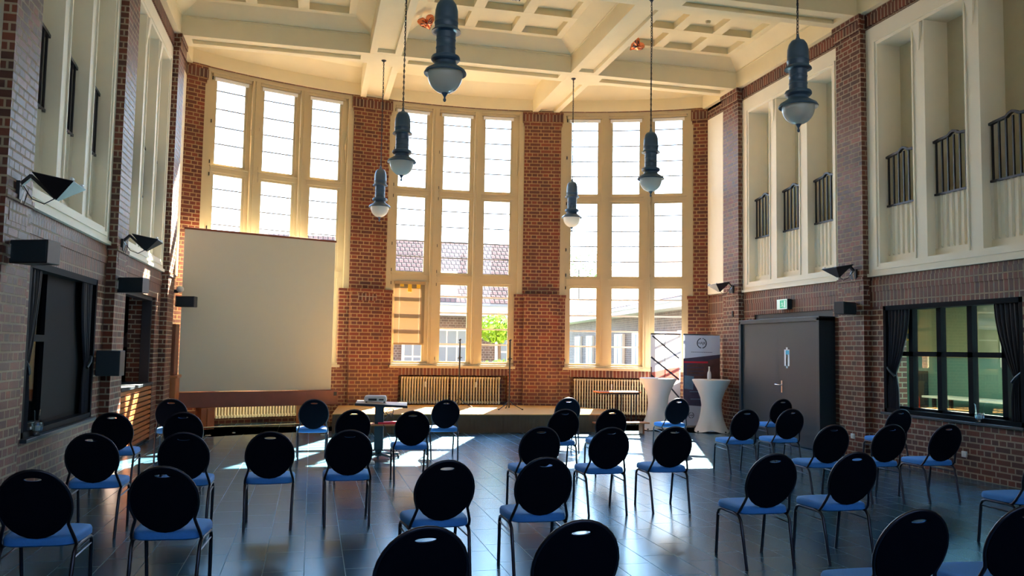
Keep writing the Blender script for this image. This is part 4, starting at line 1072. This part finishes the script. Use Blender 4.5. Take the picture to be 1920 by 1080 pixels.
# ------------------------------------------------------------------ ceiling bits
def heart(loc, rot, s, label):
    mb = MB(); n, m_ = 28, 8; vs = []
    for j in range(m_+1):
        ph = -pi/2+pi*j/m_
        for k in range(n):
            t = 2*pi*k/n; x = 16*sin(t)**3/17; z = (13*cos(t)-5*cos(2*t)-2*cos(3*t)-cos(4*t))/17
            rr = max(.02, cos(ph)); wob = 1+.06*sin(5*t+j*2)
            vs.append((x*rr*wob, .38*sin(ph)*(1+.25*sin(7*t)), z*rr*wob))
    fs = [(j*n+k, j*n+(k+1) % n, (j+1)*n+(k+1) % n, (j+1)*n+k) for j in range(m_) for k in range(n)]+[tuple(range(n))[::-1], tuple(m_*n+k for k in range(n))]
    mb.add([(a*s, b*s, c*s) for a, b, c in vs], fs); o = mb.build('foil_balloon', 'copper', smooth=70); o.location = loc; o.rotation_euler = rot
    return tag(o, label, 'balloon', 'copper foil balloons under the ceiling')
heart((5.98, 14.95, 7.62), (rad(60), rad(25), rad(30)), .17, 'crumpled copper foil balloon in the right coffer beside the ceiling beam')
heart((1.86, 14.95, 7.62), (rad(50), rad(-20), rad(-20)), .17, 'crumpled copper foil balloon behind the near left pendant lamp')
vg = thing('ceiling_vent', 'dark slatted vent grille in a coffer of the middle ceiling field', 'vent', (3.2, 14.15, ZP))
mb = MB(); mb.box(-.26, .26, -.16, .16, -.012, 0); mb.build('frame', 'anth', vg)
mb = MB()
for k in range(8): mb.box(.0+k*.03, .012+k*.03, -.14, .14, -.03, -.012)
mb.build('slats', 'white', vg)
sm = thing('smoke_detector', 'small round smoke detector on a ceiling rib at the right', 'smoke detector', (7.0, 13.95, ZR))
mb = MB(); mb.lathe([(.05, 0), (.05, -.02), (.035, -.045), (.01, -.05)], n=18); mb.build('housing', 'niche', sm, smooth=40)

# ------------------------------------------------------------------ outside: courtyard buildings
mb = MB(); mb.box(-14, 22, 17.2, 23.2, -.25, -.06); struct(mb.build('floor_courtyard_paving', 'paving'))
mb = MB(); mb.box(-30, 40, 17.2, 70, -.35, -.08); struct(mb.build('floor_courtyard_added_lawn', 'lawn'))  # dark far ground added to cut sun bounced onto the house fronts
def roof(mb, x0, x1, y0, y1, ze, zr, t=.12):
    mb.add([(x0, y0, ze), (x1, y0, ze), (x1, y1, zr), (x0, y1, zr), (x0, y0, ze+t), (x1, y0, ze+t), (x1, y1, zr+t), (x0, y1, zr+t)], [(3,2,1,0),(4,5,6,7),(0,1,5,4),(1,2,6,5),(2,3,7,6),(3,0,4,7)])
def roof_uv(co, n, p): return (co.x, sqrt(co.y**2+co.z**2)) if abs(n.y) > abs(n.x) else (co.y, sqrt(co.x**2+co.z**2))
hb = thing('courtyard_house', 'brick house with red tiled roof across the courtyard behind the middle window', 'house')
mb = MB(); mb.box(-14, 7.6, 28.2, 33, -.05, 2.75)
mb.build('brick_wall', 'extbrick', hb)
mb = MB(); roof(mb, -14.2, 7.9, 27.7, 30.5, 2.95, 5.45); roof(mb, -14.2, 7.9, 33.5, 30.5, 2.95, 5.45); mb.build('roof', 'rooftile', hb, uv=roof_uv)
mb = MB(); mb.box(-14.2, 7.9, 27.5, 28.2, 2.72, 3.0); mb.box(-14.2, 7.9, 27.45, 27.7, 2.9, 3.08); mb.build('eave', 'extwhite', hb)
mb = MB(); mb.box(-14.2, 7.9, 27.40, 27.5, 3.05, 3.14); mb.build('gutter', 'extblue', hb)
for (x0, x1, z0, z1) in ((3.0, 3.6, .9, 2.2), (4.1, 5.15, .6, 2.25), (6.2, 7.3, .4, 2.1), (0.4, 1.4, .9, 2.2)):
    mb = MB(); mb.box(x0-.07, x1+.07, 28.12, 28.2, z0-.07, z1+.07); f_ = mb.build('window', 'extwhite', hb)
    mb = MB(); nx = 3 if x1-x0 > .9 else 2
    for i in range(nx):
        for j in range(3):
            a = x0+(x1-x0)*i/nx; c_ = z0+(z1-z0)*j/3; mb.box(a+.03, a+(x1-x0)/nx-.03, 28.10, 28.12, c_+.03, c_+(z1-z0)/3-.03)
    mb.build('pane', 'extblue', f_)
mb = MB(); mb.box(3.9, 4.75, 28.0, 30.0, 3.3, 4.25); d_ = mb.build('dormer', 'extwhite', hb)
mb = MB(); mb.box(4.02, 4.3, 27.97, 28.0, 3.4, 4.1); mb.box(4.38, 4.66, 27.97, 28.0, 3.4, 4.1); mb.build('pane', 'extblue', d_)
wg = thing('courtyard_wing', 'long low brick wing with red tiled roof seen through the right window', 'house')
p0, p1 = Vector((10.3, 22.2, 0)), Vector((12.4, 42, 0)); dv = (p1-p0).normalized(); nv = Vector((dv.y, -dv.x, 0))
mb = MB(); c_ = (p0+p1)/2+nv*2.6; mb.obox(c_, dv, nv, (p1-p0).length/2, 2.0, -.05, 3.1); mb.build('brick_wall', 'extbrick', wg)
mb = MB(); a, b = p0-dv*.5, p1; r1, r2 = a+nv*3.6, b+nv*3.6
mb.add([(a.x, a.y, 3.15), (b.x, b.y, 3.15), (r2.x, r2.y, 6.3), (r1.x, r1.y, 6.3), (a.x, a.y, 3.27), (b.x, b.y, 3.27), (r2.x, r2.y, 6.42), (r1.x, r1.y, 6.42)], [(3,2,1,0),(4,5,6,7),(0,1,5,4),(1,2,6,5),(2,3,7,6),(3,0,4,7)])
mb.build('roof', 'rooftile', wg, uv=roof_uv)
mb = MB(); mb.obox((a+b)/2+nv*.3, dv, nv, (b-a).length/2, .35, 2.95, 3.16); mb.build('eave', 'extwhite', wg)
mb = MB(); mb.obox((a+b)/2-nv*.06, dv, nv, (b-a).length/2, .05, 3.10, 3.22); mb.build('gutter', 'extblue', wg)
for k in range(7):
    q = p0+dv*(1.2+k*2.6)+nv*.55
    mb = MB(); mb.obox(q, dv, nv, .62, .06, 1.0, 2.3); f_ = mb.build('window', 'extwhite', wg)
    mb = MB(); mb.obox(q-nv*.065, dv, nv, .32, .01, .85, 2.4) if False else None
    for s_ in (-.30, .30): mb.obox(q-nv*.065+dv*s_, dv, nv, .26, .01, 1.06, 2.24)
    mb.build('pane', 'extblue', f_)
# garden greenery
def foliage(name, c, rx, ry, rz, n, label, cat, trunk=True):
    random.seed(hash(label) % 1000 if False else len(label))
    r = thing(name, label, cat, (c[0], c[1], 0)); mb = MB()
    for k in range(n):
        u, v, w_ = random.gauss(0, 1), random.gauss(0, 1), random.gauss(0, 1); L_ = sqrt(u*u+v*v+w_*w_); q = random.random()**.4
        p = Vector((rx*u/L_*q, ry*v/L_*q, c[2]+rz*w_/L_*q)); a = Vector((random.gauss(0, 1), random.gauss(0, 1), random.gauss(0, 1))).normalized(); b = a.orthogonal().normalized()
        s = random.uniform(.06, .12); mb.add([p-a*s, p+b*s*.5, p+a*s, p-b*s*.5], [(0, 1, 2, 3)])
    mb.build('leaves', 'leaf', r)
    mb = MB(); mb.tube([(0, 0, -.05), (.03, 0, c[2]*.6), (0, .03, c[2])], .05, 7); mb.build('trunk', 'bark', r)
foliage('small_tree', (5.45, 24.5, 2.25), .75, .6, .42, 1500, 'bright green small tree outside the right light of the middle window', 'tree')
foliage('garden_shrub', (5.15, 23.0, .95), .65, .5, .38, 1000, 'bright green low shrub outside the right light of the middle window', 'shrub')
foliage('garden_tree', (14.6, 45, 6.2), 2.4, 1.5, 1.2, 900, 'green tree crown showing above the wing roof through the right window', 'tree')
